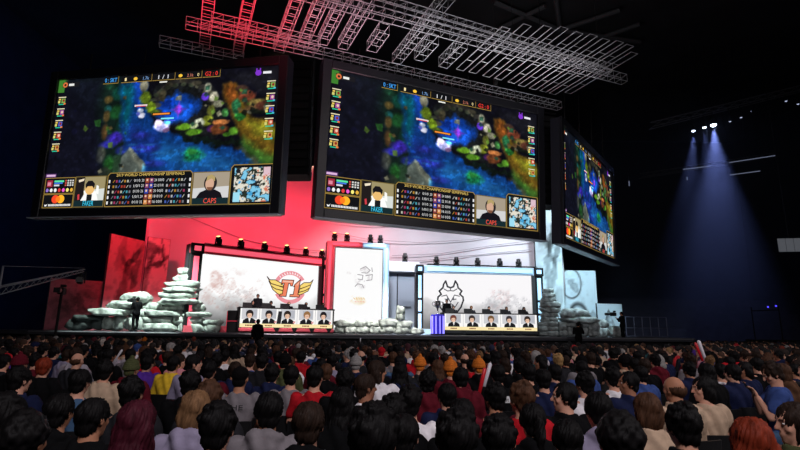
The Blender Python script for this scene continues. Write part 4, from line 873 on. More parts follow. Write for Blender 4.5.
def folds(c): return .006*np.sin(22*c[:, 2]+7*np.sin(9*c[:, 0])+4*c[:, 1])+.004*np.sin(31*c[:, 0]+17*c[:, 2]+3)
HEADC = Vector((0, .015, 1.225))
def head_matrix(yaw, pitch, dz=0): return Matrix.Translation(HEADC+Vector((0, 0, dz))) @ Matrix.Rotation(yaw, 4, 'Z') @ Matrix.Rotation(pitch, 4, 'X')
def add_hand(mb, wrist, dirv, side, curl=.5):
    d = Vector(dirv).normalized(); out = Vector((side, 0, 0)); out = (out-d*out.dot(d)).normalized(); nrm = d.cross(out)*side; pc = Vector(wrist)+d*.05
    if nrm.z > 0: nrm = -nrm
    M = Matrix((out, d, nrm)).transposed(); mb.ell(pc, (.038, .05, .017), 12, 8, M)
    for k, (o, L) in enumerate(((-.028, .07), (-.0095, .08), (.0095, .075), (.028, .058))):
        a = pc+out*o+d*.038; b = a+(d*math.cos(curl*.6)+nrm*math.sin(curl*.6))*L*.5; e = b+(d*math.cos(curl*1.6)+nrm*math.sin(curl*1.6))*L*.5; mb.cap(a, b, .0092, .0088, 8); mb.cap(b, e, .0088, .0078, 8)
    a = pc-out*.028-d*.02; b = a-out*.03+d*.03; e = b-out*.006+d*.028; mb.cap(a, b, .012, .0105, 8); mb.cap(b, e, .0105, .009, 8)
POSES_ARM = {'lap': [((.18, 0, 1.02), (.245, .03, .78), (.11, .28, .66), (-.5, .8, -.2))]*2,
             'crossed': [((.18, 0, 1.02), (.25, .08, .80), (.02, .24, .84), (-1, .1, .05)), ((.18, 0, 1.02), (.25, .08, .82), (.03, .27, .80), (-1, .0, .05))],
             'phone': [((.18, 0, 1.02), (.235, .06, .79), (.075, .27, .93), (-.3, .6, .5)), ((.18, 0, 1.02), (.235, .07, .80), (.065, .27, .93), (-.3, .5, .6))],
             'read': [((.18, 0, 1.02), (.245, .13, .78), (.10, .2, .97), (-.35, .25, .8)), ((.18, 0, 1.02), (.245, .13, .78), (.09, .2, .97), (-.35, .25, .8))],
             'side': [((.18, 0, 1.02), (.24, -.02, .76), (.25, .06, .52), (0, .2, -1))]*2,
             'out': [((.18, 0, 1.02), (.42, -.06, .93), (.66, .0, .97), (1, .25, .05)), ((.18, 0, 1.02), (.245, .03, .78), (.11, .28, .66), (-.5, .8, -.2))],
             'desk': [((.18, 0, 1.02), (.24, .16, .82), (.14, .40, .80), (-.2, .9, -.1))]*2}
def torso(mb, g, dz, z0=.43):
    R = [(.43, .155, .12), (.52, .17, .125), (.62, .152, .11), (.72, .142, .102), (.84, .16, .112), (.94, .178, .115), (1.01, .172, .10), (1.055, .13, .082), (1.085, .075, .064)]
    mb.loft([((0, -.02*math.sin((z-.43)*2.4), z+dz), a+g, b+g) for z, a, b in R if z >= z0], 20)
    for s in (-1, 1): mb.ell((s*.165, 0, 1.015+dz), (.062+g, .06+g, .055+g), 12, 8)
def body_mesh(name, yaw, pitch, arms='lap', stand=False, voxel=.011):
    dz = .42 if stand else 0; mb = MB(); torso(mb, 0, dz); H = head_matrix(yaw, pitch, dz); h = lambda *p: H @ Vector(p); R3 = H.to_3x3()
    mb.ell(h(0, -.005, .025), (.076, .094, .094), 20, 14, R3); mb.ell(h(0, .022, -.05), (.058, .062, .062), 16, 10, R3); mb.ell(h(0, .06, -.092), (.026, .024, .022), 10, 8, R3)
    mb.cap(h(0, .088, .022), h(0, .106, -.02), .0085, .0145, 10); mb.ell(h(0, .076, .034), (.052, .018, .012), 12, 8, R3); mb.ell(h(0, .082, -.052), (.024, .012, .007), 10, 6, R3); mb.ell(h(0, .08, -.064), (.02, .012, .007), 10, 6, R3)
    for s in (-1, 1):
        mb.ell(h(s*.079, -.008, -.005), (.011, .02, .033), 10, 8, R3); mb.ell(h(s*.042, .052, -.022), (.026, .026, .024), 10, 8, R3)
    mb.cap(h(0, -.015, -.05), (0, -.015, 1.04+dz), .054, .062, 14)
    for s, (sh, el, wr, hd) in zip((-1, 1), POSES_ARM[arms]):
        f = lambda p: Vector((p[0]*s, p[1], p[2]+dz)); mb.cap(f(sh), f(el), .05, .04, 12); mb.cap(f(el), f(wr), .04, .027, 12); add_hand(mb, f(wr), (hd[0]*s, hd[1], hd[2]), s, .7)
        if stand: mb.cap((s*.09, 0, .92), (s*.1, .01, .5), .085, .058, 14); mb.cap((s*.1, .01, .5), (s*.1, -.02, .09), .056, .038, 12); mb.ell((s*.1, .05, .045), (.042, .12, .04), 12, 8)
        else: mb.cap((s*.09, .0, .53), (s*.12, .44, .52), .085, .058, 14); mb.cap((s*.12, .44, .52), (s*.12, .42, .09), .056, .038, 12); mb.ell((s*.12, .48, .045), (.042, .12, .04), 12, 8)
    return remesh(mb, name, voxel, 3)
def top_mesh(name, kind, arms='lap', stand=False):
    dz = .42 if stand else 0; mb = MB(); g = {'tee': .014, 'hoodie': .026, 'jacket': .03}[kind]; torso(mb, g, dz, .5 if kind == 'tee' else .43)
    mb.loft([((0, -.01, 1.05+dz), .09+g, .078+g), ((0, -.012, 1.09+dz), .068+g*.6, .062+g*.6)], 16)
    for s, (sh, el, wr, hd) in zip((-1, 1), POSES_ARM[arms]):
        f = lambda p: Vector((p[0]*s, p[1], p[2]+dz)); a, b, c = f(sh), f(el), f(wr)
        if kind == 'tee': mb.cap(a, a.lerp(b, .62), .062+g, .056+g, 12)
        else: mb.cap(a, b, .052+g, .042+g, 12); mb.cap(b, b.lerp(c, .93), .042+g, .033+g*.7, 12)
    if kind == 'hoodie':
        mb.ell((0, -.075, 1.085+dz), (.125, .065, .06), 16, 10); mb.ell((0, -.115, 1.03+dz), (.1, .045, .07), 14, 8)
        for s in (-1, 1): mb.cap((s*.1, -.06, 1.09+dz), (s*.05, .07, 1.05+dz), .034, .024, 10)
    if kind == 'jacket':
        for i in range(14):
            a = 2*PI*i/14; b = 2*PI*(i+1)/14; mb.cap((.082*math.cos(a), -.015+.075*math.sin(a), 1.10+dz), (.082*math.cos(b), -.015+.075*math.sin(b), 1.10+dz), .018, .018, 8)
    return remesh(mb, name, .013, 3, folds)
def trouser_mesh(name, stand=False):
    mb = MB(); dz = .42 if stand else 0; mb.ell((0, -.0, .52+dz), (.185, .145, .115), 18, 10)
    for s in (-1, 1):
        if stand: mb.cap((s*.09, 0, .92), (s*.1, .01, .5), .1, .07, 14); mb.cap((s*.1, .01, .5), (s*.1, -.01, .14), .07, .06, 12)
        else: mb.cap((s*.09, .0, .545), (s*.12, .44, .53), .098, .072, 14); mb.cap((s*.12, .44, .53), (s*.12, .43, .14), .07, .058, 12)
    return remesh(mb, name, .015, 3, folds)
def shoe_mesh(name, stand=False):
    mb = MB()
    for s in (-1, 1):
        y = .05 if stand else .48; x = .1 if stand else .12; mb.box((s*x, y+.01, .014), (.095, .29, .028), bev=.01); mb.ell((s*x, y+.01, .05), (.05, .135, .05), 14, 8, sq=.85)
    me = mb.mesh(name); me.polygons.foreach_set('use_smooth', [True]*len(me.polygons)); return me
def strands(c):
    a = np.arctan2(c[:, 0], c[:, 1]); return .004*np.sin(11*a+5*c[:, 2]*9)*np.sin(30*c[:, 2]+a*2)+.0045*np.sin(34*a+9*np.sin(14*c[:, 2]))+.004*np.sin(60*c[:, 0]+40*c[:, 2])*np.sin(50*c[:, 1]+2)
def curls(c): return .008*np.sin(95*c[:, 0]+2)*np.sin(95*c[:, 1])*np.sin(95*c[:, 2]+1)+.003*np.sin(50*c[:, 2])
def knit(c): a = np.arctan2(c[:, 0], c[:, 1]); return .003*np.sin(44*a)+.0015*np.sin(260*c[:, 2])
def hair_mesh(kind):
    mb = MB(); base = lambda k=1.0: (mb.ell((0, -.016, .036), (.087*k, .1*k, .096*k), 20, 14), mb.ell((0, -.052, -.035), (.07, .048, .062), 16, 10), [mb.ell((s*.077, -.012, .012), (.014, .036, .04), 10, 8) for s in (-1, 1)])
    f = strands
    if kind == 'short': base()
    elif kind == 'messy':
        base(1.02); r = random.Random(2)
        for _ in range(26): a = r.uniform(0, 2*PI); e = r.uniform(.0, 1.4); mb.ell((.08*math.cos(a)*math.cos(e), -.018+.092*math.sin(a)*math.cos(e)-(.02 if math.sin(a) > .3 else 0), .04+.096*math.sin(e)), (.024, .024, .018), 8, 6)
    elif kind == 'curly': base(1.1); f = curls
    elif kind == 'bob': base(1.03); mb.ell((0, -.035, -.03), (.104, .078, .115), 20, 14)
    elif kind == 'long': base(1.04); mb.ell((0, -.034, -.04), (.105, .08, .13), 20, 14); mb.ell((0, -.085, -.2), (.1, .045, .17), 18, 12); [mb.cap((s*.08, -.03, -.08), (s*.1, -.03, -.26), .035, .02, 10) for s in (-1, 1)]
    elif kind == 'ponytail': base(1.0); mb.ell((0, -.11, .035), (.032, .03, .032), 12, 8); mb.cap((0, -.128, .03), (0, -.15, -.08), .032, .036, 12); mb.cap((0, -.15, -.08), (0, -.135, -.22), .036, .014, 12)
    elif kind == 'balding': mb.ell((0, -.05, -.004), (.081, .058, .055), 18, 12); [mb.ell((s*.073, -.022, .004), (.012, .032, .03), 10, 8) for s in (-1, 1)]
    elif kind == 'beanie':
        mb.ell((0, -.012, .05), (.09, .104, .096), 22, 14); mb.loft([((0, -.012, -.002), .094, .106), ((0, -.012, .012), .1, .112), ((0, -.012, .04), .098, .11), ((0, -.012, .052), .09, .1)], 22); mb.ell((0, -.02, .155), (.03, .03, .028), 12, 8); mb.ell((0, -.052, -.035), (.068, .044, .05), 12, 8); f = knit
    elif kind == 'cap':
        mb.ell((0, -.012, .046), (.09, .104, .088), 22, 14); mb.ell((0, .115, .035), (.07, .065, .008), 16, 6); mb.ell((0, -.05, -.03), (.072, .05, .055), 16, 8); mb.ell((0, -.012, .135), (.01, .01, .008), 8, 6); f = None
    elif kind == 'hood': mb.ell((0, -.035, .02), (.105, .112, .125), 20, 14); mb.ell((0, -.075, -.09), (.12, .085, .09), 18, 10); f = folds
    return remesh(mb, 'hair_'+kind, .008, 2, f)
HAIRK = ['short', 'messy', 'curly', 'bob', 'long', 'ponytail', 'balding', 'beanie', 'cap', 'hood']; HAIR = {k: hair_mesh(k) for k in HAIRK}
VAR = {'ahead': (0, 0), 'bitleft': (.3, 0), 'bitright': (-.28, 0), 'left': (1.25, .0), 'right': (-1.1, .0), 'down': (.1, -.45), 'up': (0, .15)}
BODY = {}; TOP = {}; TRO = {}; SHOE = {}
def get_body(v, arms, stand):
    k = (v, arms, stand)
    if k not in BODY: BODY[k] = body_mesh('body', *VAR[v], arms, stand, .008 if arms in ('phone', 'out', 'read') else .0115)
    return BODY[k]
def get_top(kind, arms, stand):
    k = (kind, arms, stand)
    if k not in TOP: TOP[k] = top_mesh('top_'+kind, kind, arms, stand)
    return TOP[k]
def eyes_mesh():
    mb = MB()
    for s in (-1, 1): mb.ell((s*.031, .0775, .010), (.012, .007, .0055), 10, 8, mi=0); mb.ell((s*.031, .0835, .010), (.005, .0022, .005), 8, 6, mi=1)
    me = mb.mesh('eyes'); me.materials.append(mat('eye_white', (220, 215, 210), .3)); me.materials.append(mat('iris', (30, 20, 15), .2)); me.polygons.foreach_set('material_index', mb.m); return me
def brows_mesh():
    mb = MB()
    for s in (-1, 1): mb.cap((s*.016, .0905, .031), (s*.046, .081, .034), .0036, .0024, 8)
    return mb.mesh('brows')
EYES = eyes_mesh(); BROWS = brows_mesh()
for st in (False, True): TRO[st] = trouser_mesh('trousers', st); SHOE[st] = shoe_mesh('shoes', st)
SKIN = [mat('skin_light', (204, 150, 126), .6, spec=.25), mat('skin_tan', (176, 122, 94), .6, spec=.25), mat('skin_medium', (150, 100, 76), .6, spec=.25), mat('skin_brown', (108, 70, 50), .6, spec=.25)]
def slotted(name, me, m, parent=None):
    if not me.materials: me.materials.append(None)
    o = bpy.data.objects.new(name, me); COL.objects.link(o); o.material_slots[0].link = 'OBJECT'; o.material_slots[0].material = m
    if parent is not None: o.parent = parent
    return o
HC = {'black': (11, 9, 10), 'dark brown': (38, 26, 20), 'brown': (70, 46, 32), 'light brown': (112, 82, 56), 'auburn': (112, 40, 22), 'dark red': (62, 18, 30), 'grey': (140, 136, 134), 'blond': (150, 118, 78), 'orange': (196, 108, 40), 'white': (200, 190, 182)}
CC = {'black': (11, 11, 13), 'charcoal': (36, 36, 40), 'grey': (118, 112, 116), 'light grey': (160, 152, 162), 'white': (226, 222, 226), 'navy': (26, 32, 62), 'blue': (56, 76, 132), 'steel blue': (62, 88, 118), 'red': (176, 26, 36), 'maroon': (88, 20, 32), 'beige': (182, 156, 132), 'purple': (86, 48, 150), 'yellow': (220, 180, 50), 'olive': (74, 78, 50), 'brown': (84, 58, 42), 'lavender grey': (140, 132, 156), 'pink': (200, 130, 140), 'teal': (30, 92, 100)}
def hmat(c, kind):
    if kind in ('beanie', 'cap', 'hood'): return mat('knit_'+c.replace(' ', '_'), HC.get(c, CC.get(c, (30, 30, 30))), .9, noise=.2, scale=60, bump=.4, spec=.1)
    return mat('hair_'+c.replace(' ', '_'), HC[c], .62, noise=.4, scale=30, stretch=(1, 1, .12), bump=.6, kind='noise', spec=.13)
def cmat(c): return mat('fabric_'+c.replace(' ', '_'), CC[c], .9, noise=.14, scale=14, bump=.35, spec=.1)
def person(P, face, hair, hc, top, tc, v='ahead', arms='lap', stand=False, label='', s=1.0, skin=0, trous='black', group='seated spectators', feet=True, w_=1.0, face_parts=None):
    dz = .42 if stand else 0
    b = slotted('person', get_body(v, arms, stand), SKIN[skin]); b.location = P; b.rotation_euler = (0, 0, face); b.scale = (s*w_, s, s); tag(b, label, 'person', group)
    h = slotted({'beanie': 'knit_hat', 'cap': 'cap', 'hood': 'hood'}.get(hair, 'hair'), HAIR[hair], hmat(hc, hair), b); H = head_matrix(*VAR[v], dz); h.location = H.to_translation(); h.rotation_euler = H.to_euler()
    slotted({'tee': 't_shirt'}.get(top, top), get_top(top, arms, stand), cmat(tc), b)
    if feet: slotted('trousers', TRO[stand], cmat(trous), b); slotted('shoes', SHOE[stand], cmat('charcoal'), b)
    if face_parts or (face_parts is None and v in ('left', 'right')):
        e = bpy.data.objects.new('eyes', EYES); COL.objects.link(e); e.parent = b; e.location = h.location; e.rotation_euler = h.rotation_euler
        e = slotted('eyebrows', BROWS, hmat('black', 'short'), b); e.location = h.location; e.rotation_euler = h.rotation_euler
    return b
# folding chair
def chair_parts():
    A = MB(); A.box((0, .02, .44), (.42, .42, .035), bev=.012); B = MB()
    pts = 9; vs = []
    for j in range(5):
        z = .56+.28*j/4
        for i in range(pts):
            x = -.21+.42*i/(pts-1); vs.append((x, -.19-.03*(1-(x/.21)**2)-.04*(j/4), z))
    for j in range(5):
        z = .56+.28*j/4
        for i in range(pts): x = -.21+.42*i/(pts-1); vs.append((x, -.215-.03*(1-(x/.21)**2)-.04*(j/4), z))
    fs = []; N = 5*pts
    for j in range(4):
        for i in range(pts-1): a = j*pts+i; fs += [(a, a+1, a+pts+1, a+pts), (N+a, N+a+pts, N+a+pts+1, N+a+1)]
    for i in range(pts-1): fs += [(i, N+i, N+i+1, i+1), (N-1-i, N-2-i, 2*N-2-i, 2*N-1-i)]
    for j in range(4): a = j*pts; fs += [(a, a+pts, N+a+pts, N+a), (a+pts-1, N+a+pts-1, N+a+2*pts-1, a+2*pts-1)]
    B.add(vs, fs); L = []
    for s in (-1, 1):
        m = MB(); m.tube((s*.215, -.24, .84), (s*.215, -.17, .44), .012); m.tube((s*.215, -.17, .44), (s*.215, .2, 0), .012); L.append(m); m = MB(); m.tube((s*.2, .18, .43), (s*.2, -.22, 0), .012); L.append(m)
    S = MB(); S.tube((-.2, -.12, .11), (.2, -.12, .11), .009); S.tube((-.21, .1, .12), (.21, .1, .12), .009); return A, B, L, S
_A, _B, _L, _S = chair_parts(); CHM = [mat('chair_black', (16, 16, 18), .5), mat('chair_metal', (70, 70, 76), .35, .8)]
CHP = [('seat', _A.mesh('seat'), 0), ('backrest', _B.mesh('backrest'), 0), ('stretcher', _S.mesh('stretcher'), 1)]+[('leg', m.mesh('leg'), 1) for m in _L]
for n_, me, k in CHP: me.materials.append(CHM[k])
WHOLE = MB()
for q in [_A, _B, _S]+_L: WHOLE.add(q.v, q.f)
WHOLE_ME = WHOLE.mesh('folding_chair'); WHOLE_ME.materials.append(CHM[0])
def chair(P, face, label, full=True):
    if full:
        r = empty('folding_chair', P, label, 'chair', 'black folding chairs', rz=face)
        for n_, me, k in CHP: o = bpy.data.objects.new(n_, me); COL.objects.link(o); o.parent = r
        return r
    o = bpy.data.objects.new('folding_chair', WHOLE_ME); COL.objects.link(o); o.location = P; o.rotation_euler = (0, 0, face); return tag(o, label, 'chair', 'black folding chairs')

# ---- who sits where: crown centre in the photo gives the seat on the flat floor
def seat_at(px, py, z=1.235):
    d = ray(px, py); t = (z-CZ)/d.z; return CAMP+d*t
def facing(P): return math.atan2(-( -1.5-P.x), 30-P.y)
ZONES = [(70, 'far left seats'), (150, 'below the low stone pile'), (225, 'below the tall left tower'), (330, 'below the left desk'), (430, 'below the middle stones'), (540, 'below the right desk'), (625, 'below the right stones'), (700, 'just right of the stage'), (9999, 'far right seats')]
ROWY = [2.75+.86*k for k in range(45)]
def rowword(y): k = min(range(len(ROWY)), key=lambda i: abs(ROWY[i]-y)); return WORDS[min(k, 21)]
HP = {'short': '%s-haired person', 'messy': 'tousled %s-haired person', 'curly': 'curly %s-haired person', 'bob': 'person with %s bob', 'long': 'person with long %s hair', 'ponytail': 'person with %s ponytail', 'balding': 'balding %s-haired person', 'beanie': 'person in %s knit hat', 'cap': 'person in %s cap', 'hood': 'person under %s hood'}
TP = {'tee': 't-shirt', 'hoodie': 'hoodie', 'jacket': 'jacket'}
USED = set()
def describe(px, P, hair, hc, top, tc, extra=''):
    zone = [z for a, z in ZONES if px < a][0]
    return '%s in %s %s%s, %s nearest row, %s' % (HP[hair] % hc, tc, TP[top], extra, rowword(P.y), zone)
HAND = [ # px, py, hair, hair colour, top, colour, head turn, skin, arms, extra
 (76.6, 360.5, 'balding', 'brown', 'jacket', 'charcoal', 'ahead', 0), (43, 367, 'short', 'auburn', 'jacket', 'black', 'bitleft', 0), (79, 382, 'short', 'black', 'tee', 'steel blue', 'ahead', 0),
 (131, 369, 'beanie', 'olive', 'hoodie', 'maroon', 'ahead', 0), (147, 363, 'short', 'black', 'jacket', 'purple', 'ahead', 0), (136, 424, 'long', 'dark red', 'tee', 'navy', 'ahead', 0), (19, 380, 'messy', 'black', 'jacket', 'navy', 'bitright', 0),
 (58, 412, 'short', 'black', 'hoodie', 'black', 'ahead', 1), (194, 410, 'bob', 'light brown', 'hoodie', 'lavender grey', 'bitleft', 0), (173, 364, 'short', 'black', 'jacket', 'yellow', 'ahead', 0), (190, 384, 'messy', 'black', 'jacket', 'black', 'ahead', 1),
 (103, 342.5, 'short', 'white', 'jacket', 'charcoal', 'ahead', 0), (137, 348.5, 'cap', 'blue', 'tee', 'white', 'ahead', 0), (144.5, 340.8, 'beanie', 'orange', 'jacket', 'black', 'ahead', 0), (104, 371, 'messy', 'black', 'jacket', 'beige', 'bitleft', 0),
 (131, 393, 'messy', 'black', 'tee', 'charcoal', 'ahead', 0), (19, 364, 'beanie', 'maroon', 'jacket', 'black', 'ahead', 0), (268, 411, 'short', 'black', 'hoodie', 'grey', 'bitleft', 1), (308, 424, 'short', 'dark brown', 'hoodie', 'black', 'ahead', 0),
 (217, 428, 'messy', 'black', 'jacket', 'black', 'ahead', 0), (240, 378, 'cap', 'black', 'tee', 'grey', 'ahead', 1), (291, 376, 'short', 'black', 'tee', 'grey', 'ahead', 0), (315, 377, 'short', 'black', 'tee', 'red', 'bitright', 0),
 (272, 374, 'messy', 'black', 'hoodie', 'navy', 'ahead', 0), (342, 404, 'long', 'black', 'jacket', 'black', 'ahead', 0), (366, 387, 'short', 'dark brown', 'tee', 'white', 'right', 2), (393, 413, 'messy', 'black', 'jacket', 'black', 'ahead', 0),
 (373, 440, 'messy', 'black', 'tee', 'black', 'ahead', 0), (345, 381, 'curly', 'black', 'jacket', 'black', 'ahead', 1), (356, 364, 'beanie', 'grey', 'jacket', 'navy', 'ahead', 0), (209, 398, 'messy', 'brown', 'jacket', 'charcoal', 'ahead', 0),
 (209, 370, 'short', 'black', 'tee', 'maroon', 'ahead', 0), (278, 357, 'short', 'black', 'tee', 'red', 'ahead', 0), (301, 357.5, 'short', 'black', 'hoodie', 'red', 'ahead', 0), (225, 356, 'short', 'black', 'tee', 'white', 'ahead', 0),
 (250, 361, 'short', 'dark brown', 'tee', 'blue', 'ahead', 0), (462, 416, 'short', 'black', 'jacket', 'black', 'ahead', 1), (410, 402, 'messy', 'black', 'tee', 'white', 'ahead', 0), (447, 396, 'short', 'black', 'jacket', 'navy', 'bitleft', 0),
 (565, 397, 'short', 'black', 'jacket', 'black', 'left', 0), (522, 399, 'messy', 'brown', 'tee', 'red', 'bitleft', 0), (533, 421, 'ponytail', 'black', 'hoodie', 'black', 'ahead', 0), (420, 365, 'beanie', 'orange', 'tee', 'charcoal', 'ahead', 0),
 (450.6, 369.5, 'beanie', 'orange', 'jacket', 'maroon', 'ahead', 0), (478.6, 367, 'beanie', 'orange', 'hoodie', 'black', 'bitleft', 0), (498, 374, 'short', 'black', 'tee', 'black', 'ahead', 0), (465, 360, 'balding', 'dark brown', 'tee', 'charcoal', 'ahead', 0),
 (435, 353.5, 'short', 'dark brown', 'tee', 'red', 'bitright', 0), (427.5, 382, 'curly', 'black', 'hoodie', 'maroon', 'ahead', 1), (460.7, 378, 'short', 'black', 'hoodie', 'maroon', 'ahead', 0), (582, 369, 'short', 'black', 'hoodie', 'blue', 'ahead', 0),
 (554.6, 373, 'short', 'black', 'jacket', 'navy', 'bitleft', 0), (528.6, 373, 'short', 'black', 'tee', 'black', 'ahead', 0), (514, 352, 'short', 'black', 'tee', 'white', 'ahead', 0), (599, 410, 'short', 'black', 'hoodie', 'lavender grey', 'ahead', 0),
 (585, 384, 'messy', 'black', 'tee', 'white', 'bitleft', 0), (437.6, 368, 'long', 'brown', 'jacket', 'charcoal', 'ahead', 0), (457, 440, 'messy', 'black', 'jacket', 'black', 'ahead', 0), (675, 389, 'balding', 'brown', 'jacket', 'beige', 'bitleft', 1),
 (704, 389, 'bob', 'black', 'tee', 'beige', 'left', 0), (629, 383, 'short', 'black', 'jacket', 'navy', 'left', 2), (613, 378, 'messy', 'black', 'tee', 'white', 'ahead', 0), (648, 410, 'bob', 'brown', 'jacket', 'beige', 'ahead', 0, 'out'),
 (684, 426, 'messy', 'black', 'jacket', 'black', 'ahead', 0), (754, 444, 'bob', 'auburn', 'jacket', 'charcoal', 'bitright', 0), (797, 424, 'long', 'dark brown', 'jacket', 'olive', 'left', 0), (621, 442, 'curly', 'black', 'jacket', 'black', 'ahead', 0),
 (634.7, 365, 'short', 'black', 'tee', 'yellow', 'ahead', 0), (645, 366, 'short', 'dark brown', 'jacket', 'black', 'bitright', 0), (664, 358, 'short', 'black', 'jacket', 'navy', 'ahead', 0),
 (689.6, 370, 'messy', 'black', 'jacket', 'navy', 'ahead', 1), (707, 373, 'long', 'black', 'jacket', 'black', 'ahead', 0), (733, 373, 'short', 'black', 'jacket', 'navy', 'bitleft', 0), (745, 370, 'bob', 'black', 'tee', 'navy', 'left', 2), (799, 363, 'short', 'dark brown', 'tee', 'charcoal', 'left', 0),
 (721, 372, 'short', 'black', 'tee', 'white', 'ahead', 0), (404, 436, 'short', 'black', 'hoodie', 'navy', 'bitright', 0), (4, 420, 'messy', 'black', 'jacket', 'black', 'ahead', 0), (92, 418, 'short', 'black', 'jacket', 'black', 'bitright', 1),
 (262, 362, 'messy', 'black', 'jacket', 'charcoal', 'ahead', 0), (377, 366, 'short', 'black', 'jacket', 'navy', 'bitleft', 0), (393, 358, 'short', 'brown', 'tee', 'grey', 'ahead', 0), (332, 361, 'messy', 'black', 'tee', 'lavender grey', 'ahead', 0), (400, 372, 'long', 'black', 'jacket', 'navy', 'ahead', 0),
 (495, 398, 'messy', 'black', 'tee', 'maroon', 'bitleft', 1), (500, 440, 'messy', 'black', 'jacket', 'black', 'bitright', 0), (568, 440, 'short', 'black', 'jacket', 'charcoal', 'ahead', 1), (22, 440, 'curly', 'black', 'jacket', 'black', 'ahead', 1)]
PEOPLE = []  # P, px, dict
for h in HAND:
    P = seat_at(h[0], h[1]); PEOPLE.append([Vector((P.x, P.y, 0)), h[0], dict(hair=h[2], hc=h[3], top=h[4], tc=h[5], v=h[6], skin=h[7], arms=h[8] if len(h) > 8 else 'lap', s=1.0, hand=True)])
KD = [1.0]*len(PEOPLE)                         # sitters differ in height: a lower head sits a little further back
for _n in range(60):
    for i in range(len(PEOPLE)):
        for j in range(i):
            a, b = PEOPLE[i][0]*KD[i], PEOPLE[j][0]*KD[j]
            if (a-b).length < .47:
                f, n_ = (i, j) if a.y > b.y else (j, i); KD[f] = min(1.2, KD[f]+.012); KD[n_] = max(.83, KD[n_]-.012)
keep = []
for i, q in enumerate(PEOPLE):
    q[0] = q[0]*KD[i]; q[2]['s'] = (CZ-(CZ-1.235)*KD[i])/1.235
    if all((q[0]-p[0]).length > .31 for p in keep): keep.append(q)
    else: print('DROP', HAND[i][:2])
PEOPLE = keep
PHONE = seat_at(774, 374, 1.30)
rs = random.Random(21); taken = [p[0] for p in PEOPLE]+[Vector((PHONE.x, PHONE.y, 0))]
MIDX = lambda: rs.choices(['black', 'charcoal', 'navy', 'grey', 'white', 'red', 'maroon', 'blue', 'beige', 'purple', 'yellow', 'olive', 'brown', 'lavender grey', 'steel blue', 'teal', 'pink', 'light grey'], [30, 16, 14, 5, 7, 5, 5, 4, 3, 2, 1, 2, 2, 2, 2, 1, 1, 3])[0]
HMIX = lambda: rs.choices(['black', 'dark brown', 'brown', 'light brown', 'auburn', 'blond', 'grey', 'dark red'], [60, 22, 8, 3, 1.5, 1.5, 1.5, 1.5])[0]
KMIX = lambda: rs.choices(['short', 'messy', 'curly', 'bob', 'long', 'ponytail', 'balding', 'beanie', 'cap', 'hood'], [40, 24, 6, 7, 8, 5, 2, 2, 4, 2])[0]
FAR = []
stage_front = lambda x: 23.0 if x < 16.5 else 39.5
for k, y in enumerate(ROWY):
    half = y*.86+1.2; x = -half+rs.random()*.3
    if y > 40: continue
    while x < half:
        xx = x+rs.uniform(-.06, .06); yy = y+rs.uniform(-.12, .12)+.00*x; x += .60+.02*rs.random()
        if yy > stage_front(xx) or (y > 23 and xx < 16.5): continue
        px, py = proj((xx, yy, 1.235))
        if px < -25 or px > 825 or py > 470: continue
        if y < 5.6:
            if any(abs(proj((t.x, t.y, 1.235))[0]-px) < 150/max(t.y, yy) and t.y >= yy-.3 and t.y < yy+5 for t in taken[:len(HAND)+1]): continue
        if any((t.x-xx)**2+(t.y-yy)**2 < .27 for t in taken[-400:]) or any((t.x-xx)**2+(t.y-yy)**2 < .3 for t in taken[:len(HAND)+1]): continue
        if yy > 4 and any(yy < t.y and t.y-yy < 3.5 and abs(proj((t.x, t.y, 1.235))[0]-px) < 55/yy and False for t in taken[:len(HAND)+1]): continue
        if 722 < px < 805 and yy < 6.0 and yy > 2.9: continue
        if rs.random() < .04: continue
        taken.append(Vector((xx, yy, 0))); s = rs.uniform(.95, 1.045)
        hair = KMIX(); FAR.append([Vector((xx, yy, 0)), px, dict(hair=hair, hc=HMIX() if hair not in ('cap', 'hood') else rs.choice(['black', 'grey', 'navy' if hair == 'cap' else 'black', 'red' if hair == 'cap' else 'charcoal']), top=rs.choice(['tee', 'hoodie', 'jacket']), tc=MIDX(), v=rs.choices(['ahead', 'bitleft', 'bitright', 'left', 'right', 'down', 'up'], [38, 16, 16, 6, 6, 2, 8])[0], skin=rs.choices([0, 1, 2, 3], [5, 4, 2, 1])[0], arms=rs.choices(['lap', 'crossed', 'phone'], [10, 4, 1])[0], s=s, hand=False)])
FAR.sort(key=lambda q: q[0].y)
n_ind = 285-len(PEOPLE); near = FAR[:n_ind]; FAR = FAR[n_ind:]
def cap_words(l): return l if len(l.split()) <= 16 else ' '.join(l.split()[:16])
for P, px, d in PEOPLE+near:
    l = describe(px, P, d['hair'], d['hc'], d['top'], d['tc']); n = 0
    while l in USED and n < 60:
        n += 1
        if d['hand'] and n < 4: d['top'] = ['tee', 'hoodie', 'jacket'][n-1]
        else: d['tc'] = MIDX(); d['top'] = rs.choice(['tee', 'hoodie', 'jacket'])
        l = describe(px, P, d['hair'], d['hc'], d['top'], d['tc'])
    USED.add(l); f = facing(P)+(rs.uniform(-.12, .12) if not d['hand'] else 0)
    full = P.y < 8.5
    person(P, f, d['hair'], d['hc'], d['top'], d['tc'], d['v'], d['arms'], False, cap_words(l), d['s'], d['skin'], rs.choice(['black', 'charcoal', 'navy']), feet=True)
    if P.y < 9.5: chair(P, f, cap_words('black chair under '+l.replace(' nearest row', ' row').replace('person with ', '').replace('person in ', '')), P.y < 7.5)
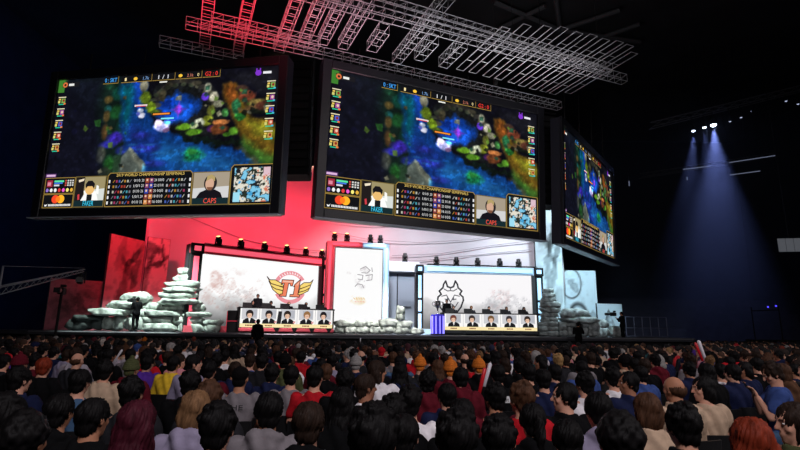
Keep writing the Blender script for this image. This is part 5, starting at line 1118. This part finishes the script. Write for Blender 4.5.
# the spectator in a blue t-shirt turned to the left over a phone
Pq = Vector((PHONE.x, PHONE.y, 0)); fq = 1.15
ph = person(Pq, fq, 'messy', 'dark brown', 'tee', 'blue', 'down', 'read', False, 'person in blue t-shirt and jeans bent over a phone, turned sideways, far right seats', 1.055, 0, 'steel blue', face_parts=True)
chair(Pq, fq, 'black chair under the person in blue t-shirt holding a phone')
m = MB(); m.box((0, 0, 0), (.075, .01, .15), bev=.004); o = m.build('phone', BLACK); o.location = Pq+Matrix.Rotation(fq, 3, 'Z') @ Vector((0, .285, 1.13)); o.rotation_euler = (-.6, 0, fq); tag(o, 'dark phone held by the person in the blue t-shirt', 'phone')
# ---- the rest of the rows, too many and too small to be split
def low_person():
    b = MB(); b.loft([((0, 0, .45), .19, .15), ((0, -.01, .7), .17, .12), ((0, -.02, .93), .21, .13), ((0, -.02, 1.03), .19, .11), ((0, -.01, 1.08), .09, .08)], 8); nb = len(b.v); b1 = len(b.f)
    for s in (-1, 1): b.tube((s*.2, 0, 1.0), (s*.25, .05, .76), .065, .05, 6); b.tube((s*.1, 0, .53), (s*.12, .46, .52), .09, .07, 6); b.tube((s*.12, .46, .52), (s*.12, .45, .0), .07, .06, 6)
    b2 = len(b.f); b.ell((0, .015, 1.225), (.076, .094, .112), 10, 8); b.tube((0, -.01, 1.05), (0, 0, 1.16), .055, None, 6); b3 = len(b.f); b.ell((0, 0, 1.26), (.088, .1, .098), 10, 8); b.ell((0, -.04, 1.19), (.074, .05, .06), 8, 6); b4 = len(b.f)
    return b, b2, b3, b4
LP, f2, f3, f4 = low_person(); LV = np.array([tuple(v) for v in LP.v]); LFn = [len(f) for f in LP.f]; nv = len(LV)
V = []; FC = []; Cc = []
SKC = [(222, 172, 146), (196, 144, 112), (176, 122, 92), (128, 84, 60)]
for i, (P, px, d) in enumerate(FAR):
    a = facing(P)+rs.uniform(-.3, .3); c_, s_ = math.cos(a), math.sin(a); S = d['s']; v = LV*S; hk = 1.0
    if d['hair'] in ('curly', 'long', 'bob'): hk = 1.12
    vv = v.copy(); vv[:, 0] = v[:, 0]*c_-v[:, 1]*s_+P.x; vv[:, 1] = v[:, 0]*s_+v[:, 1]*c_+P.y; V.append(vv); off = i*nv; FC += [tuple(q+off for q in f) for f in LP.f]
    tcol = lin(CC[d['tc']]); sk = lin(SKC[d['skin']]); hcl = lin(HC.get(d['hc'], CC.get(d['hc'], (20, 20, 20)))) if d['hair'] != 'beanie' else lin(CC['maroon'])
    for j, n_ in enumerate(LFn): Cc += [(tcol if j < f2 else sk if j < f3 else hcl)]*n_
me = bpy.data.meshes.new('audience'); me.from_pydata(np.concatenate(V).tolist(), [], FC); ca = me.color_attributes.new('Col', 'FLOAT_COLOR', 'CORNER'); arr = np.ones((len(me.loops), 4), np.float32); arr[:, :3] = np.array(Cc, np.float32); ca.data.foreach_set('color', arr.ravel())
me.materials.append(attr_mat('audience_fabric', emissive=False, rough=.85)); tag(finish('audience', me, None, True), 'dense far rows of small seated spectators reaching up to the stage', 'crowd', kind='stuff')
cv = MB(); cv.box((0, .02, .44), (.42, .42, .04)); cv.box((0, -.23, .68), (.42, .03, .34)); cv.box((0, -.02, .22), (.38, .3, .4)); CV = np.array([tuple(v) for v in cv.v]); V = []; FC = []
rest = FAR+[q for q in near if q[0].y >= 9.5]+[q for q in PEOPLE if q[0].y >= 9.5]
for i, (P, px, d) in enumerate(rest):
    a = facing(P); c_, s_ = math.cos(a), math.sin(a); vv = CV.copy(); vv[:, 0] = CV[:, 0]*c_-CV[:, 1]*s_+P.x; vv[:, 1] = CV[:, 0]*s_+CV[:, 1]*c_+P.y; V.append(vv); FC += [tuple(q+i*len(CV) for q in f) for f in cv.f]
me = bpy.data.meshes.new('chair_rows'); me.from_pydata(np.concatenate(V).tolist(), [], FC); me.materials.append(CHM[0]); tag(finish('chair_rows', me), 'far rows of black chairs hidden among the seated spectators', 'chairs', kind='stuff')

# ---- people on and before the stage
pg = 'players at the desks'
for k in range(5):
    for (M, W, H, side, col) in ((DM, DW, DH, 'red-ledge', 'black'), (EM, EW, EH, 'black-ledge', 'charcoal')):
        P = M @ Vector((W*(k+.78)/5, 1.55, 0)); yaw = math.atan2(M[1][0], M[0][0])+PI
        person((P.x, P.y, DZ+.47), yaw, ['short', 'messy', 'short', 'short', 'bob'][k], ['black', 'dark brown', 'light brown', 'black', 'dark brown'][(k+(side[0] == 'b')) % 5], 'jacket', col, 'ahead', 'desk', False, 'seated player in %s jacket, %s from the left behind the %s desk' % (col, NM[k], side), 1.0, k % 2, 'black', pg, face_parts=True)
        o = chair((P.x, P.y, DZ+.47), yaw, 'black chair of the %s player from left, %s desk' % (NM[k], side), False)
def riser(M, W, label):
    o = MB().box((0, 0, .235), (W+.4, 1.2, .47)).build('riser', MATTE); c = M @ Vector((W/2, 1.78, 0)); o.location = (c.x, c.y, DZ); o.rotation_euler = (0, 0, math.atan2(M[1][0], M[0][0])); tag(o, label, 'platform')
riser(DM, DW, 'thin black platform under the left desk players'); riser(EM, EW, 'thin black platform under the right desk players')
P = DM @ Vector((DW*.22, 2.1, 0)); person((P.x, P.y, DZ+.47), PI+.3, 'short', 'black', 'jacket', 'charcoal', 'ahead', 'side', True, 'standing coach in charcoal jacket behind the left desk', 1.0, 0, 'black', None, face_parts=True)
P = EM @ Vector((EW*.1, 2.1, 0)); person((P.x, P.y, DZ+.47), PI-.3, 'short', 'black', 'jacket', 'black', 'ahead', 'side', True, 'standing coach in black jacket behind the right desk', 1.0, 0, 'black', None, face_parts=True)
def stander(px, py, Y, z, face, label, arms='side', top='jacket', v='ahead', s=1.0):
    a = at(px, py, Y); return person((a.x, a.y, z), face, 'short', 'black', top, 'black', v, arms, True, label, s, 1, 'black', None)
stander(258, 325, 24.6, .45, 0, 'dark silhouetted person standing before the left desk', 'side', 'hoodie')
MB_ = MB().box((0, 0, .225), (1.4, .9, .45), bev=.02).build('step_block', MATTE); a = at(258, 325, 24.6); MB_.location = (a.x, a.y, 0); tag(MB_, 'low black block under the person before the left desk', 'platform')
def operator(px, Y, face, label, z=DZ, h=1.62):
    a = at(px, 320, Y); p = stander(px, 320, Y, z, face, label, 'phone', 'jacket'); R = Matrix.Rotation(face, 3, 'Z')
    return tv_camera('shoulder_camera', Vector((a.x, a.y, z))+R @ Vector((.0, .52, h)), 'black television camera held by the '+label.split(',')[0], face+PI, .85, post=None)
operator(135.5, 26.6, .9, 'silhouetted camera operator at the low left stones, dark clothes', 1.55)
a = at(135.5, 320, 26.6)
operator(577.5, 27.0, -.5, 'silhouetted camera operator before the wide right stones, dark clothes', .55); operator(622, 31.0, 1.6, 'silhouetted camera operator at the right stage corner, dark clothes', 1.3)
for px, Y, z, l in ((577.5, 27.0, .55, 'low black block under the camera operator before the right stones'), (622, 31.0, 1.3, 'tall black block under the camera operator at right stage corner')):
    o = MB().box((0, 0, z/2), (1.1, 1.1, z), bev=.02).build('step_block', MATTE); q = at(px, 320, Y); o.location = (q.x, q.y, 0); tag(o, l, 'platform')

# ------------------------------------------------------------------ things in the crowd
def clapper(px, py, Y, col, ang, label, sc=1):
    P = at(px, py, Y); m = MB(); M = Matrix.Rotation(ang, 3, 'Y')
    m.loft([((0, 0, -.27), .012, .012), ((0, 0, -.25), .035, .035), ((0, 0, .25), .04, .04), ((0, 0, .28), .015, .015)], 12, M=M); o = m.build('inflatable_clapper', mat('clapper_'+label.split()[0], col, .35), None, True); o.location = P; o.scale = (sc, sc, sc); tag(o, label, 'clapper', 'inflatable clappers')
clapper(481.8, 382, 6.4, (205, 28, 40), .25, 'red inflatable clapper held up beside the orange knit hats', .62); clapper(486.9, 376, 6.7, (225, 220, 228), .3, 'white inflatable clapper just right of the red one', .62)
clapper(699, 352, 12, (215, 30, 40), -.3, 'red inflatable clapper raised in the right hand rows', .8); clapper(702.5, 352, 12.2, (230, 228, 232), -.25, 'white inflatable clapper raised beside the right red one'); clapper(360.5, 341.5, 20, (225, 225, 225), 0, 'pale inflatable clapper raised below the middle stones', .5); clapper(118, 356, 10, (215, 210, 220), .5, 'white clapper held among the low left rows', .5)
def near_person(px, py):
    return min((o for o in COL.objects if o.name.startswith('person') and o.parent is None and abs(o.location.z) < .1), key=lambda o: (proj((o.location.x, o.location.y, 1.235))[0]-px)**2+(proj((o.location.x, o.location.y, 1.235))[1]-py)**2)
def back_text(px, py, t, w_, h_, z, col, plate=None, dy=-.158):
    b = near_person(px, py); c = Canvas()
    if plate: c.rect(-w_*.62, z-h_*.35, w_*.62, z+h_*1.35, plate, 0)
    c.text(t, -w_/2, z, w_, h_, col, -.003); o = c.build('back_print', attr_mat('print_ink', emissive=False), b); o.location = (0, dy, 0)
back_text(240, 378, 'THE', .2, .05, .93, (30, 30, 34), None, -.152); back_text(498, 374, 'Scout', .16, .045, .93, (20, 20, 24), (225, 225, 225), -.152); back_text(528.6, 373, 'G2', .1, .05, .9, (225, 225, 225), None, -.152)
